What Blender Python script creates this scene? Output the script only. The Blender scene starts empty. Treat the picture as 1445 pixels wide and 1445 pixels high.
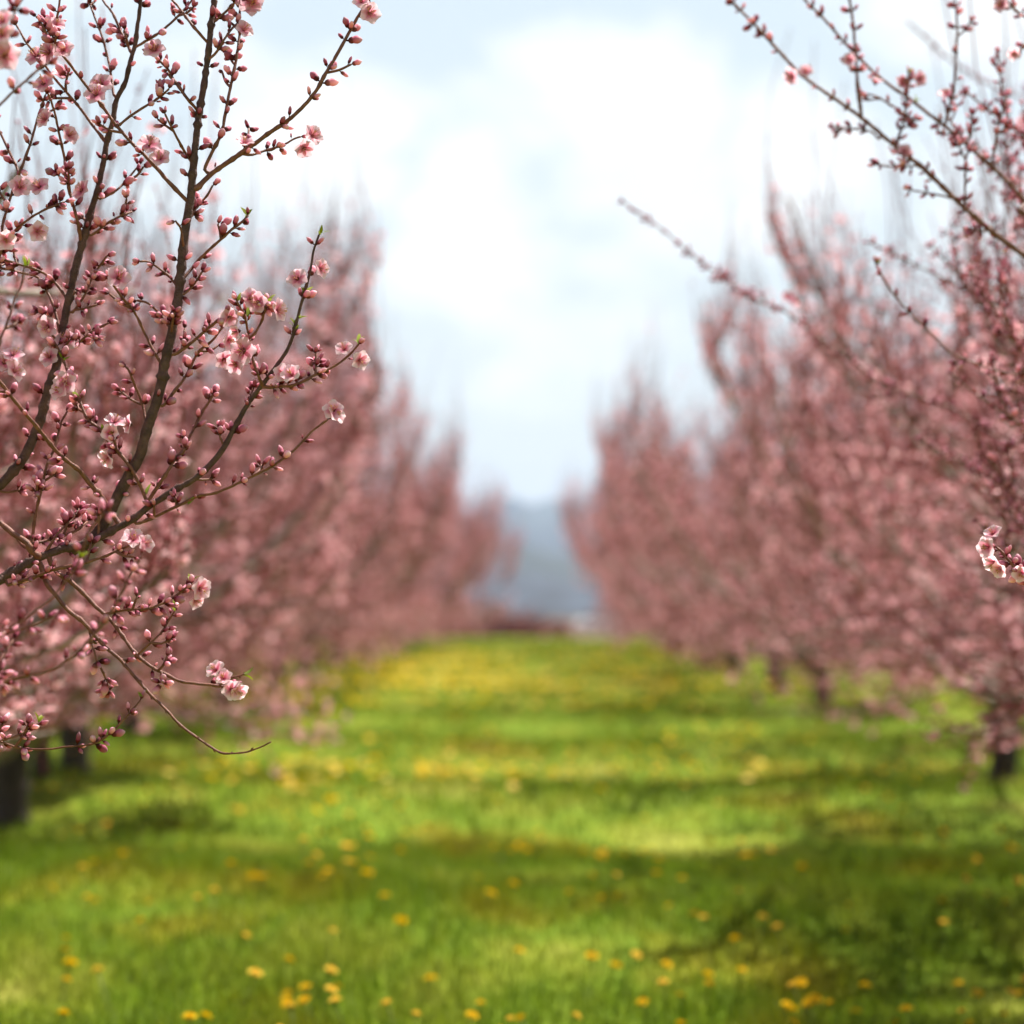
import bpy, math
import numpy as np
from mathutils import Vector, Matrix, Euler

R = math.radians
sc = bpy.context.scene
COL = sc.collection

# ------------------------------------------------------------------ camera
FPX = 3096.0                      # focal length in pixels of a 1445 px wide frame
HX, HY = 745.0, 830.0             # vanishing point of the alley
CAMZ = 1.02
cd = bpy.data.cameras.new('camera')
cam = bpy.data.objects.new('camera', cd)
COL.objects.link(cam)
cd.sensor_width = 36.0
cd.lens = 36.0 * FPX / 1445.0
cd.clip_start, cd.clip_end = 0.05, 20000.0
cam.location = (0, 0, CAMZ)
pitch = math.atan((HY - 722.5) / FPX)
yaw = math.atan((HX - 722.5) / FPX)
cam.rotation_euler = (R(90) + pitch, 0, yaw)
cd.dof.use_dof = True
cd.dof.focus_distance = 3.0
cd.dof.aperture_fstop = cd.lens / 29.0
cd.dof.aperture_blades = 0
sc.camera = cam

# ------------------------------------------------------------------ sun + sky
SUN_EL, SUN_AZ = 60.0, 48.0       # azimuth measured from +Y (view direction) towards +X (right)
sd = bpy.data.lights.new('sun', 'SUN')
sd.energy = 5.0
sd.angle = R(0.5)
sd.color = (1.0, 0.94, 0.85)
sun = bpy.data.objects.new('sun', sd)
COL.objects.link(sun)
_sdir = Vector((math.sin(R(SUN_AZ)) * math.cos(R(SUN_EL)), math.cos(R(SUN_AZ)) * math.cos(R(SUN_EL)), math.sin(R(SUN_EL))))
sun.rotation_euler = _sdir.to_track_quat('Z', 'Y').to_euler()
sun.location = (20, 20, 40)

w = bpy.data.worlds.new('World')
sc.world = w
w.use_nodes = True
nt = w.node_tree
nt.nodes.clear()
N = nt.nodes.new
L = nt.links.new
out = N('ShaderNodeOutputWorld')
bg = N('ShaderNodeBackground')
bg.inputs['Strength'].default_value = 0.05
sky = N('ShaderNodeTexSky')
sky.sky_type = 'NISHITA'
sky.sun_disc = False
sky.sun_elevation = R(SUN_EL)
sky.sun_rotation = R(SUN_AZ)
sky.air_density = 1.0
sky.dust_density = 1.5
tc = N('ShaderNodeTexCoord')
mp = N('ShaderNodeMapping')
mp.inputs['Scale'].default_value = (1.0, 1.0, 1.7)
mp.inputs['Location'].default_value = (0.35, 0.0, 0.21)
L(tc.outputs['Generated'], mp.inputs['Vector'])
noi = N('ShaderNodeTexNoise')
noi.inputs['Scale'].default_value = 10.5
noi.inputs['Detail'].default_value = 7.0
noi.inputs['Roughness'].default_value = 0.55
L(mp.outputs['Vector'], noi.inputs['Vector'])


def math_node(op, a, b=None, clamp=False):
    m = N('ShaderNodeMath')
    m.operation = op
    m.use_clamp = clamp
    for i, v in enumerate((a, b)):
        if v is None:
            continue
        if isinstance(v, (int, float)):
            m.inputs[i].default_value = v
        else:
            L(v, m.inputs[i])
    return m.outputs[0]


lobes = None
for (lx, lz, r0, r1) in ((0.055, 0.205, 0.015, 0.085), (0.12, 0.20, 0.01, 0.07), (-0.025, 0.168, 0.01, 0.06), (0.20, 0.28, 0.02, 0.075),
                         (-0.085, 0.20, 0.01, 0.055), (0.55, 0.25, 0.1, 0.4), (-0.6, 0.3, 0.1, 0.4)):
    dv = Vector((lx, 1.0, lz)).normalized()
    sub = N('ShaderNodeVectorMath')
    sub.operation = 'DISTANCE'
    L(tc.outputs['Generated'], sub.inputs[0])
    sub.inputs[1].default_value = dv
    mr = N('ShaderNodeMapRange')
    mr.interpolation_type = 'SMOOTHSTEP'
    L(sub.outputs['Value'], mr.inputs['Value'])
    mr.inputs['From Min'].default_value = r0
    mr.inputs['From Max'].default_value = r1
    mr.inputs['To Min'].default_value = 0.27
    mr.inputs['To Max'].default_value = 0.0
    lobes = mr.outputs['Result'] if lobes is None else math_node('MAXIMUM', lobes, mr.outputs['Result'])
den = math_node('ADD', noi.outputs['Fac'], lobes)
ramp = N('ShaderNodeValToRGB')
ramp.color_ramp.elements[0].position = 0.53
ramp.color_ramp.elements[1].position = 0.76
L(den, ramp.inputs['Fac'])
sepd = N('ShaderNodeSeparateXYZ')
L(tc.outputs['Generated'], sepd.inputs[0])
low = N('ShaderNodeMapRange')            # veil and cloud thin out towards the zenith
low.interpolation_type = 'SMOOTHSTEP'
L(sepd.outputs['Z'], low.inputs['Value'])
low.inputs['From Min'].default_value = 0.26
low.inputs['From Max'].default_value = 0.62
low.inputs['To Min'].default_value = 1.0
low.inputs['To Max'].default_value = 0.12
cov = math_node('MULTIPLY', math_node('MULTIPLY', ramp.outputs['Color'], 0.9), low.outputs['Result'])
haze_mix = N('ShaderNodeMix')           # thin high veil that pales the blue
haze_mix.data_type = 'RGBA'
L(math_node('MULTIPLY', low.outputs['Result'], 0.84), haze_mix.inputs['Factor'])
L(sky.outputs['Color'], haze_mix.inputs['A'])
veil_c = N('ShaderNodeMix')
veil_c.data_type = 'RGBA'
vz = N('ShaderNodeMapRange')
L(sepd.outputs['Z'], vz.inputs['Value'])
vz.inputs['From Min'].default_value = 0.03
vz.inputs['From Max'].default_value = 0.27
L(vz.outputs['Result'], veil_c.inputs['Factor'])
veil_c.inputs['A'].default_value = (8.4, 8.8, 8.6, 1)
veil_c.inputs['B'].default_value = (7.1, 8.2, 8.75, 1)
L(veil_c.outputs['Result'], haze_mix.inputs['B'])
mix = N('ShaderNodeMix')
mix.data_type = 'RGBA'
L(cov, mix.inputs['Factor'])
L(haze_mix.outputs['Result'], mix.inputs['A'])
mix.inputs['B'].default_value = (10.0, 10.2, 10.2, 1)
L(mix.outputs['Result'], bg.inputs['Color'])
L(bg.outputs['Background'], out.inputs['Surface'])

sc.view_settings.view_transform = 'Standard'
sc.view_settings.look = 'None'
sc.view_settings.exposure = 1.25
sc.view_settings.gamma = 1.0
sc.render.engine = 'CYCLES'
sc.cycles.use_denoising = True
sc.cycles.max_bounces = 8
sc.cycles.transmission_bounces = 4
sc.cycles.volume_bounces = 1
sc.cycles.sample_clamp_indirect = 6.0


# ------------------------------------------------------------------ helpers
def ray_pt(px, py, d):
    """point seen at photo pixel (px, py), d metres ahead of the camera"""
    v = Vector(((px - 722.5) / FPX, (722.5 - py) / FPX, -1.0))
    v = Euler(cam.rotation_euler).to_matrix() @ v
    return np.array(v) * (d / v.y) + np.array((0, 0, CAMZ))


def to_px(p):
    p = np.asarray(p, float)
    y = np.maximum(p[..., 1], 1e-3)
    return HX + FPX * p[..., 0] / y, HY - FPX * (p[..., 2] - CAMZ) / y


class Geo:
    """collects shapes; build() links them as one mesh object"""

    def __init__(self):
        self.v, self.f3, self.f4, self.m3, self.m4, self.uv, self.n = [], [], [], [], [], [], 0

    def add(self, v, f3=None, f4=None, mi=0, uv=None):
        v = np.asarray(v, float).reshape(-1, 3)
        if uv is None:
            uv = np.zeros((len(v), 2))
        if f3 is not None and len(f3):
            f3 = np.asarray(f3, int)
            self.f3.append(f3 + self.n)
            self.m3.append(np.broadcast_to(np.asarray(mi), (len(f3),)))
        if f4 is not None and len(f4):
            f4 = np.asarray(f4, int)
            self.f4.append(f4 + self.n)
            self.m4.append(np.broadcast_to(np.asarray(mi), (len(f4),)))
        self.v.append(v)
        self.uv.append(np.asarray(uv, float))
        self.n += len(v)

    def inst(self, tmpl, mats3, trans, rnd, mi=0):
        """bake copies of a template (verts, tris, quads, height-per-vertex)"""
        tv, t3, t4, tvv = tmpl
        K = len(trans)
        if K == 0:
            return
        V = np.einsum('kij,vj->kvi', mats3, tv) + trans[:, None, :]
        off = (np.arange(K) * len(tv))[:, None, None]
        f3 = (t3[None] + off).reshape(-1, 3) if len(t3) else None
        f4 = (t4[None] + off).reshape(-1, 4) if len(t4) else None
        uv = np.stack([np.repeat(rnd, len(tv)), np.tile(tvv, K)], 1)
        self.add(V.reshape(-1, 3), f3, f4, mi, uv)

    def mesh(self, name, mats, smooth=True):
        me = bpy.data.meshes.new(name)
        v = np.concatenate(self.v) if self.v else np.zeros((0, 3))
        f3 = np.concatenate(self.f3) if self.f3 else np.zeros((0, 3), int)
        f4 = np.concatenate(self.f4) if self.f4 else np.zeros((0, 4), int)
        mi = np.concatenate(([np.concatenate(self.m3)] if self.m3 else []) + ([np.concatenate(self.m4)] if self.m4 else [])) if (self.m3 or self.m4) else np.zeros(0, int)
        loops = np.concatenate([f3.ravel(), f4.ravel()]).astype(np.int32)
        tot = np.concatenate([np.full(len(f3), 3), np.full(len(f4), 4)]).astype(np.int32)
        start = np.concatenate([[0], np.cumsum(tot)[:-1]]).astype(np.int32) if len(tot) else np.zeros(0, np.int32)
        me.vertices.add(len(v))
        me.vertices.foreach_set('co', v.astype(np.float32).ravel())
        me.loops.add(len(loops))
        me.loops.foreach_set('vertex_index', loops)
        me.polygons.add(len(tot))
        me.polygons.foreach_set('loop_start', start)
        me.polygons.foreach_set('loop_total', tot)
        me.polygons.foreach_set('material_index', mi.astype(np.int32))
        me.polygons.foreach_set('use_smooth', np.full(len(tot), smooth))
        uvl = me.uv_layers.new(name='UVMap')
        uv = np.concatenate(self.uv)
        uvl.data.foreach_set('uv', uv[loops].astype(np.float32).ravel())
        for m in mats:
            me.materials.append(m)
        me.update(calc_edges=True)
        me.validate()
        return me

    def build(self, name, mats, parent=None, smooth=True, loc=None):
        """loc: world point that becomes the object's origin"""
        if loc is not None:
            loc = np.asarray(loc, float)
            self.v = [x - loc for x in self.v]
        o = bpy.data.objects.new(name, self.mesh(name, mats, smooth))
        COL.objects.link(o)
        if loc is not None:
            o.location = loc
        if parent is not None:
            o.parent = parent
            if loc is not None:
                o.location = Vector(loc) - parent_world(parent)
        return o


def parent_world(p):
    v = Vector(p.location)
    while p.parent is not None:
        p = p.parent
        v = v + Vector(p.location)
    return v


def empty(name, loc):
    o = bpy.data.objects.new(name, None)
    o.empty_display_size = 0.2
    o.location = loc
    COL.objects.link(o)
    return o


def tag(o, label=None, cat=None, group=None, kind=None):
    if label:
        o['label'] = label
    if cat:
        o['category'] = cat
    if group:
        o['group'] = group
    if kind:
        o['kind'] = kind
    return o


def norm(v):
    return v / (np.linalg.norm(v, axis=-1, keepdims=True) + 1e-12)


def smooth_line(P, step):
    """Catmull-Rom through P (n x k), resampled about every step"""
    P = np.asarray(P, float)
    if len(P) == 2:
        n = max(2, int(np.linalg.norm(P[1, :3] - P[0, :3]) / step) + 1)
        t = np.linspace(0, 1, n)[:, None]
        return P[0] * (1 - t) + P[1] * t
    Q = np.vstack([2 * P[0] - P[1], P, 2 * P[-1] - P[-2]])
    res = []
    for i in range(1, len(Q) - 2):
        a, b, c, d = Q[i - 1], Q[i], Q[i + 1], Q[i + 2]
        n = max(1, int(round(np.linalg.norm((c - b)[:3]) / step)))
        t = (np.arange(n) / n)[:, None]
        res.append(0.5 * (2 * b + (c - a) * t + (2 * a - 5 * b + 4 * c - d) * t * t + (3 * b - a - 3 * c + d) * t ** 3))
    res.append(P[-1:])
    return np.vstack(res)


def frames(P):
    T = norm(np.gradient(P, axis=0))
    n = len(P)
    U = np.zeros((n, 3))
    a = np.array((0, 0, 1.0)) if abs(T[0, 2]) < 0.9 else np.array((1.0, 0, 0))
    U[0] = norm(np.cross(T[0], a))
    for i in range(1, n):
        u = U[i - 1] - T[i] * np.dot(U[i - 1], T[i])
        U[i] = u / (np.linalg.norm(u) + 1e-9)
    return T, U, np.cross(T, U)


def tube(g, P, r, segs=8, mi=0, u=0.0, cap=True):
    P = np.asarray(P, float)
    r = np.asarray(r, float)
    n = len(P)
    T, U, W = frames(P)
    a = np.arange(segs) * 2 * np.pi / segs
    ring = U[:, None] * np.cos(a)[None, :, None] + W[:, None] * np.sin(a)[None, :, None]
    rr = r if r.ndim == 2 else r[:, None]
    V = P[:, None] + ring * np.broadcast_to(rr, (n, segs))[..., None]
    i = np.arange(n - 1)[:, None] * segs
    j = np.arange(segs)[None]
    k = (j + 1) % segs
    f4 = np.stack([i + j, i + k, i + segs + k, i + segs + j], -1).reshape(-1, 4)
    V = np.vstack([V.reshape(-1, 3), P[-1:] + T[-1:] * (np.mean(rr[-1]) * 0.6)])
    f3 = None
    if cap:
        b = (n - 1) * segs
        f3 = np.stack([b + j[0], b + k[0], np.full(segs, n * segs)], -1)
    uv = np.stack([np.full(len(V), u), np.append(np.repeat(np.linspace(0, 1, n), segs), 1.0)], 1)
    g.add(V, f3, f4, mi, uv)


def basis(z, rng=None, spin=None):
    """rotation matrices (K,3,3) whose third column is z"""
    z = norm(np.asarray(z, float))
    K = len(z)
    a = np.where(np.abs(z[:, 2:3]) < 0.9, np.array([[0, 0, 1.0]]), np.array([[1.0, 0, 0]]))
    x = norm(np.cross(a, z))
    y = np.cross(z, x)
    if spin is None:
        spin = rng.uniform(0, 2 * np.pi, K)
    c, s = np.cos(spin)[:, None], np.sin(spin)[:, None]
    return np.stack([x * c + y * s, -x * s + y * c, z], -1)


# ------------------------------------------------------------------ materials
def new_mat(name):
    m = bpy.data.materials.new(name)
    m.use_nodes = True
    t = m.node_tree
    t.nodes.clear()
    o = t.nodes.new('ShaderNodeOutputMaterial')
    return m, t, o


def nd(t, typ, **kw):
    n = t.nodes.new(typ)
    for k, v in kw.items():
        if hasattr(n, k):
            setattr(n, k, v)
        else:
            n.inputs[k.replace('_', ' ')].default_value = v
    return n


def ramp_node(t, stops):
    r = t.nodes.new('ShaderNodeValToRGB')
    e = r.color_ramp.elements
    while len(e) < len(stops):
        e.new(0.5)
    for k, (p, c) in enumerate(stops):
        e[k].position = p
        e[k].color = (*c, 1)
    return r


def bark_mat(name, c1, c2, scale, bump=0.4, rough=0.75):
    m, t, o = new_mat(name)
    b = nd(t, 'ShaderNodeBsdfPrincipled')
    b.inputs['Roughness'].default_value = rough
    b.inputs['Specular IOR Level'].default_value = 0.3
    tcd = nd(t, 'ShaderNodeTexCoord')
    n1 = nd(t, 'ShaderNodeTexNoise', Scale=scale, Detail=6.0, Roughness=0.65)
    n2 = nd(t, 'ShaderNodeTexNoise', Scale=scale * 5, Detail=3.0)
    t.links.new(tcd.outputs['Object'], n1.inputs['Vector'])
    t.links.new(tcd.outputs['Object'], n2.inputs['Vector'])
    r = ramp_node(t, [(0.32, c1), (0.68, c2)])
    t.links.new(n1.outputs['Fac'], r.inputs['Fac'])
    t.links.new(r.outputs['Color'], b.inputs['Base Color'])
    bp = nd(t, 'ShaderNodeBump', Strength=bump, Distance=0.004)
    t.links.new(n2.outputs['Fac'], bp.inputs['Height'])
    t.links.new(bp.outputs['Normal'], b.inputs['Normal'])
    t.links.new(b.outputs['BSDF'], o.inputs['Surface'])
    return m


def leafy(name, stops, trans=0.35, rough=0.5, spec=0.25, var=(0.70, 1.25)):
    """two-sided thin surface: colour ramp over UV height, varied by UV random"""
    m, t, o = new_mat(name)
    uv = nd(t, 'ShaderNodeUVMap', uv_map='UVMap')
    sp = nd(t, 'ShaderNodeSeparateXYZ')
    t.links.new(uv.outputs['UV'], sp.inputs['Vector'])
    r = ramp_node(t, stops)
    t.links.new(sp.outputs['Y'], r.inputs['Fac'])
    hs = nd(t, 'ShaderNodeHueSaturation')
    t.links.new(r.outputs['Color'], hs.inputs['Color'])
    mr = nd(t, 'ShaderNodeMapRange')
    mr.inputs['To Min'].default_value = var[0]
    mr.inputs['To Max'].default_value = var[1]
    t.links.new(sp.outputs['X'], mr.inputs['Value'])
    t.links.new(mr.outputs['Result'], hs.inputs['Value'])
    mr2 = nd(t, 'ShaderNodeMapRange')
    mr2.inputs['To Min'].default_value = 1.15
    mr2.inputs['To Max'].default_value = 0.80
    t.links.new(sp.outputs['X'], mr2.inputs['Value'])
    t.links.new(mr2.outputs['Result'], hs.inputs['Saturation'])
    b = nd(t, 'ShaderNodeBsdfPrincipled')
    b.inputs['Roughness'].default_value = rough
    b.inputs['Specular IOR Level'].default_value = spec
    tr = nd(t, 'ShaderNodeBsdfTranslucent')
    mx = nd(t, 'ShaderNodeMixShader')
    mx.inputs[0].default_value = trans
    t.links.new(hs.outputs['Color'], b.inputs['Base Color'])
    t.links.new(hs.outputs['Color'], tr.inputs['Color'])
    t.links.new(b.outputs['BSDF'], mx.inputs[1])
    t.links.new(tr.outputs['BSDF'], mx.inputs[2])
    t.links.new(mx.outputs[0], o.inputs['Surface'])
    return m


M_LIMB = bark_mat('bark_limb', (0.048, 0.022, 0.021), (0.14, 0.070, 0.058), 60, 0.7)
M_TWIG = bark_mat('bark_twig', (0.10, 0.030, 0.024), (0.26, 0.10, 0.062), 120, 0.4, 0.5)
M_TRUNK = bark_mat('bark_trunk', (0.018, 0.013, 0.012), (0.085, 0.065, 0.055), 18, 0.9)
M_OLD = bark_mat('bark_old_limb', (0.10, 0.07, 0.055), (0.40, 0.33, 0.28), 16, 0.6)
M_BGTWIG = bark_mat('bark_crown_twig', (0.12, 0.036, 0.024), (0.25, 0.082, 0.048), 20, 0.2)
M_BUD = leafy('bud_pink', [(0.0, (0.09, 0.022, 0.018)), (0.28, (0.26, 0.040, 0.050)), (0.40, (0.68, 0.17, 0.27)), (0.75, (0.82, 0.32, 0.43)), (1.0, (0.92, 0.58, 0.65))], 0.36, 0.6, 0.25, (0.5, 1.3))
M_BGBUD = leafy('bud_crown', [(0.0, (0.14, 0.03, 0.03)), (0.5, (0.46, 0.085, 0.115)), (1.0, (0.68, 0.20, 0.235))], 0.30, 0.45, 0.25, (0.5, 1.3))
M_PETAL = leafy('petal_pink', [(0.0, (0.55, 0.06, 0.13)), (0.30, (0.82, 0.30, 0.43)), (0.6, (0.93, 0.56, 0.66)), (1.0, (0.95, 0.70, 0.78))], 0.5, 0.45)
M_BGPETAL = leafy('petal_crown', [(0.0, (0.68, 0.20, 0.24)), (1.0, (0.97, 0.62, 0.66))], 0.50, 0.45, 0.25, (0.75, 1.2))
M_STAMEN = leafy('stamen_red', [(0.0, (0.62, 0.12, 0.16)), (0.8, (0.75, 0.30, 0.34)), (0.9, (0.62, 0.30, 0.08)), (1.0, (0.70, 0.38, 0.10))], 0.2)
M_CALYX = leafy('calyx_maroon', [(0.0, (0.10, 0.035, 0.02)), (1.0, (0.24, 0.03, 0.04))], 0.1)
M_LEAF = leafy('young_leaf', [(0.0, (0.16, 0.20, 0.02)), (1.0, (0.26, 0.30, 0.03))], 0.4)
M_DANDELION = leafy('dandelion_yellow', [(0.0, (0.46, 0.24, 0.0)), (1.0, (0.72, 0.47, 0.0))], 0.25, 0.9, 0.02)
M_STEM = leafy('flower_stem', [(0.0, (0.10, 0.14, 0.02)), (1.0, (0.16, 0.20, 0.04))], 0.2)


def grass_color(t):
    """patchy meadow colour from world position: bright green, yellow-green and olive dead grass"""
    geo = nd(t, 'ShaderNodeNewGeometry')
    mp_ = nd(t, 'ShaderNodeMapping')
    mp_.inputs['Scale'].default_value = (0.75, 0.42, 0.0)
    t.links.new(geo.outputs['Position'], mp_.inputs['Vector'])
    a = nd(t, 'ShaderNodeTexNoise', Scale=1.5, Detail=4.0, Roughness=0.6)
    t.links.new(mp_.outputs['Vector'], a.inputs['Vector'])
    r = ramp_node(t, [(0.28, (0.165, 0.125, 0.008)), (0.39, (0.17, 0.175, 0.008)), (0.49, (0.115, 0.185, 0.010)), (0.58, (0.175, 0.215, 0.016)), (0.72, (0.31, 0.31, 0.06))])
    t.links.new(a.outputs['Fac'], r.inputs['Fac'])
    return r


def grass_mat():
    m, t, o = new_mat('grass_blades')
    r = grass_color(t)
    uv = nd(t, 'ShaderNodeUVMap', uv_map='UVMap')
    sp = nd(t, 'ShaderNodeSeparateXYZ')
    t.links.new(uv.outputs['UV'], sp.inputs['Vector'])
    mr = nd(t, 'ShaderNodeMapRange')
    mr.inputs['To Min'].default_value = 0.65
    mr.inputs['To Max'].default_value = 1.35
    t.links.new(sp.outputs['X'], mr.inputs['Value'])
    hs = nd(t, 'ShaderNodeHueSaturation')
    t.links.new(r.outputs['Color'], hs.inputs['Color'])
    t.links.new(mr.outputs['Result'], hs.inputs['Value'])
    b = nd(t, 'ShaderNodeBsdfPrincipled')
    b.inputs['Roughness'].default_value = 0.5
    b.inputs['Specular IOR Level'].default_value = 0.12
    tr = nd(t, 'ShaderNodeBsdfTranslucent')
    mx = nd(t, 'ShaderNodeMixShader')
    mx.inputs[0].default_value = 0.45
    t.links.new(hs.outputs['Color'], b.inputs['Base Color'])
    t.links.new(hs.outputs['Color'], tr.inputs['Color'])
    t.links.new(b.outputs['BSDF'], mx.inputs[1])
    t.links.new(tr.outputs['BSDF'], mx.inputs[2])
    t.links.new(mx.outputs[0], o.inputs['Surface'])
    return m


def ground_mat():
    m, t, o = new_mat('meadow_ground')
    r = grass_color(t)
    b = nd(t, 'ShaderNodeBsdfPrincipled')
    b.inputs['Roughness'].default_value = 0.9
    b.inputs['Specular IOR Level'].default_value = 0.1
    geo = nd(t, 'ShaderNodeNewGeometry')
    n = nd(t, 'ShaderNodeTexNoise', Scale=9.0, Detail=5.0)
    t.links.new(geo.outputs['Position'], n.inputs['Vector'])
    mr = nd(t, 'ShaderNodeMapRange')
    mr.inputs['To Min'].default_value = 0.75
    mr.inputs['To Max'].default_value = 1.1
    t.links.new(n.outputs['Fac'], mr.inputs['Value'])
    hs = nd(t, 'ShaderNodeHueSaturation')
    t.links.new(r.outputs['Color'], hs.inputs['Color'])
    t.links.new(mr.outputs['Result'], hs.inputs['Value'])
    t.links.new(hs.outputs['Color'], b.inputs['Base Color'])
    bp = nd(t, 'ShaderNodeBump', Strength=0.5, Distance=0.02)
    t.links.new(n.outputs['Fac'], bp.inputs['Height'])
    t.links.new(bp.outputs['Normal'], b.inputs['Normal'])
    t.links.new(b.outputs['BSDF'], o.inputs['Surface'])
    return m


def plain(name, c, rough=0.5, metal=0.0, noise=0.0, scale=5.0):
    m, t, o = new_mat(name)
    b = nd(t, 'ShaderNodeBsdfPrincipled')
    b.inputs['Roughness'].default_value = rough
    b.inputs['Metallic'].default_value = metal
    tcd = nd(t, 'ShaderNodeTexCoord')
    n = nd(t, 'ShaderNodeTexNoise', Scale=scale, Detail=4.0)
    t.links.new(tcd.outputs['Object'], n.inputs['Vector'])
    r = ramp_node(t, [(0.3, tuple(x * (1 - noise) for x in c)), (0.7, tuple(min(1, x * (1 + noise)) for x in c))])
    t.links.new(n.outputs['Fac'], r.inputs['Fac'])
    t.links.new(r.outputs['Color'], b.inputs['Base Color'])
    t.links.new(b.outputs['BSDF'], o.inputs['Surface'])
    return m


M_GRASS = grass_mat()
M_GROUND = ground_mat()
M_FOREST = plain('far_forest', (0.02, 0.03, 0.03), 0.95, 0, 0.5, 0.02)
M_FOREST2 = plain('far_slope', (0.035, 0.045, 0.045), 0.95, 0, 0.6, 0.006)
M_HAZED_FOREST = plain('forest_painted_haze', (0.030, 0.043, 0.062), 0.95, 0, 0.5, 0.08)  # nearest hill's forest, blue of distant haze painted into its colour
M_WHITE = plain('white_paint', (0.80, 0.80, 0.79), 0.3, 0, 0.03)
M_GLASS = plain('dark_glass', (0.02, 0.025, 0.03), 0.08)
M_TYRE = plain('tyre_rubber', (0.025, 0.025, 0.025), 0.8)
M_RIM = plain('rim_metal', (0.5, 0.5, 0.5), 0.35, 0.8)
M_LAMP = plain('lamp_red', (0.45, 0.02, 0.02), 0.25)

# ------------------------------------------------------------------ ground, hills
def gz(x, y):
    x = np.asarray(x, float)
    y = np.asarray(y, float)
    near = 1 / (1 + np.exp((np.hypot(x, y) - 60) / 10))
    z = near * np.clip((42 - y) / 22, 0.12, 1) * (0.045 * np.sin(1.9 * y + 0.8 * np.sin(0.9 * x + 1.0)) + 0.016 * np.sin(3.3 * y + 1.3 * x) * np.sin(1.7 * x - 0.6 * y)
                + 0.006 * np.sin(5.1 * x + 2.3 * y + 0.4) + 0.004 * np.sin(7.3 * y - 3.1 * x))
    d = np.interp(y, [-50, 40, 55, 90, 120, 200, 400, 900, 5000], [0, 0, -0.22, -1.25, -2.2, -3.05, -4.4, -5.0, -5.0])
    return z + d


xs = np.concatenate([-np.geomspace(6000, 9, 40), np.linspace(-8.8, 8.8, 120), np.geomspace(9, 6000, 40)])
ys = np.concatenate([np.linspace(-40, 2.8, 18), np.linspace(3, 50, 260), np.geomspace(51, 6500, 70)])
X, Y = np.meshgrid(xs, ys)
g = Geo()
nx, ny = len(xs), len(ys)
idx = np.arange(nx * ny).reshape(ny, nx)
g.add(np.stack([X.ravel(), Y.ravel(), gz(X, Y).ravel()], 1), None,
      np.stack([idx[:-1, :-1], idx[:-1, 1:], idx[1:, 1:], idx[1:, :-1]], -1).reshape(-1, 4))
tag(g.build('ground', [M_GROUND]), kind='structure')


def field():
    """bare reddish soil beyond the orchard, a sheet just above the ground"""
    xs_ = np.linspace(-400, 400, 81)
    ys_ = np.concatenate([np.linspace(58, 130, 30), np.linspace(135, 360, 30)])
    X_, Y_ = np.meshgrid(xs_, ys_)
    i_ = np.arange(X_.size).reshape(X_.shape)
    g_ = Geo()
    g_.add(np.stack([X_.ravel(), Y_.ravel(), gz(X_, Y_).ravel() + .03], 1), None, np.stack([i_[:-1, :-1], i_[:-1, 1:], i_[1:, 1:], i_[1:, :-1]], -1).reshape(-1, 4))
    tag(g_.build('field', [plain('field_soil', (0.11, 0.062, 0.045), 0.95, 0, 0.35, 0.15)]), kind='structure')


field()


def ridge(name, y0, depth, prof, mat, rough_amp, seed):
    """a long hill: prof(x) gives crest height above the plain"""
    rng = np.random.RandomState(seed)
    x = np.linspace(-3200, 3200, 420)
    v = np.linspace(0, 1, 14)
    h = prof(x)
    for k in range(5):
        h = h + rough_amp / (k + 1) * np.sin(x * (0.004 * 2 ** k) + rng.uniform(0, 6)) 
    Hh = np.sin(v * np.pi)[:, None] ** 0.8 * h[None]
    Hh = Hh * (1 + 0.08 * np.sin(x[None] * 0.021 + v[:, None] * 9 + seed) + 0.06 * np.sin(x[None] * 0.05 - v[:, None] * 17))
    Yh = y0 - depth / 2 + v[:, None] * depth + 30 * np.sin(x[None] * 0.004)
    Xh = np.broadcast_to(x[None], Hh.shape)
    g_ = Geo()
    id_ = np.arange(Hh.size).reshape(Hh.shape)
    g_.add(np.stack([Xh.ravel(), Yh.ravel(), Hh.ravel() - 5.2], 1), None,
           np.stack([id_[:-1, :-1], id_[:-1, 1:], id_[1:, 1:], id_[1:, :-1]], -1).reshape(-1, 4))
    return tag(g_.build(name, [mat]), kind='structure')


ridge('mountain', 4200, 1500, lambda x: 152 + 14 * np.cos((x + 90) / 120.0) * np.exp(-(x / 300.0) ** 2) + 8 * np.sin(x / 400), M_FOREST2, 3.0, 3)
ridge('hill', 1900, 700, lambda x: 42 + 16 * np.tanh(-(x - 10) / 40.0) + 6 * np.sin(x / 160), M_FOREST, 2.0, 7)
ridge('hill', 470, 200, lambda x: 8.8 + 2.4 * np.tanh(-(x - 1) / 5.0) + .8 * np.sin(x / 7.0), M_HAZED_FOREST, .4, 11)

# haze: one closed box of even thin air round everything
g = Geo()
x0, x1, y0, y1, z0, z1 = -6100, 6100, -60, 6600, -7.5, 240
bx = [(x0, y0, z0), (x1, y0, z0), (x1, y1, z0), (x0, y1, z0), (x0, y0, z1), (x1, y0, z1), (x1, y1, z1), (x0, y1, z1)]
g.add(bx, None, [(0, 3, 2, 1), (4, 5, 6, 7), (0, 1, 5, 4), (1, 2, 6, 5), (2, 3, 7, 6), (3, 0, 4, 7)])
mh, th, oh = new_mat('haze_air')
pv = nd(th, 'ShaderNodeVolumePrincipled')
pv.inputs['Color'].default_value = (0.46, 0.58, 0.88, 1)
pv.inputs['Density'].default_value = 0.00012
pv.inputs['Anisotropy'].default_value = 0.1
th.links.new(pv.outputs['Volume'], oh.inputs['Volume'])
tag(g.build('haze', [mh], smooth=False), kind='stuff')

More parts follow.
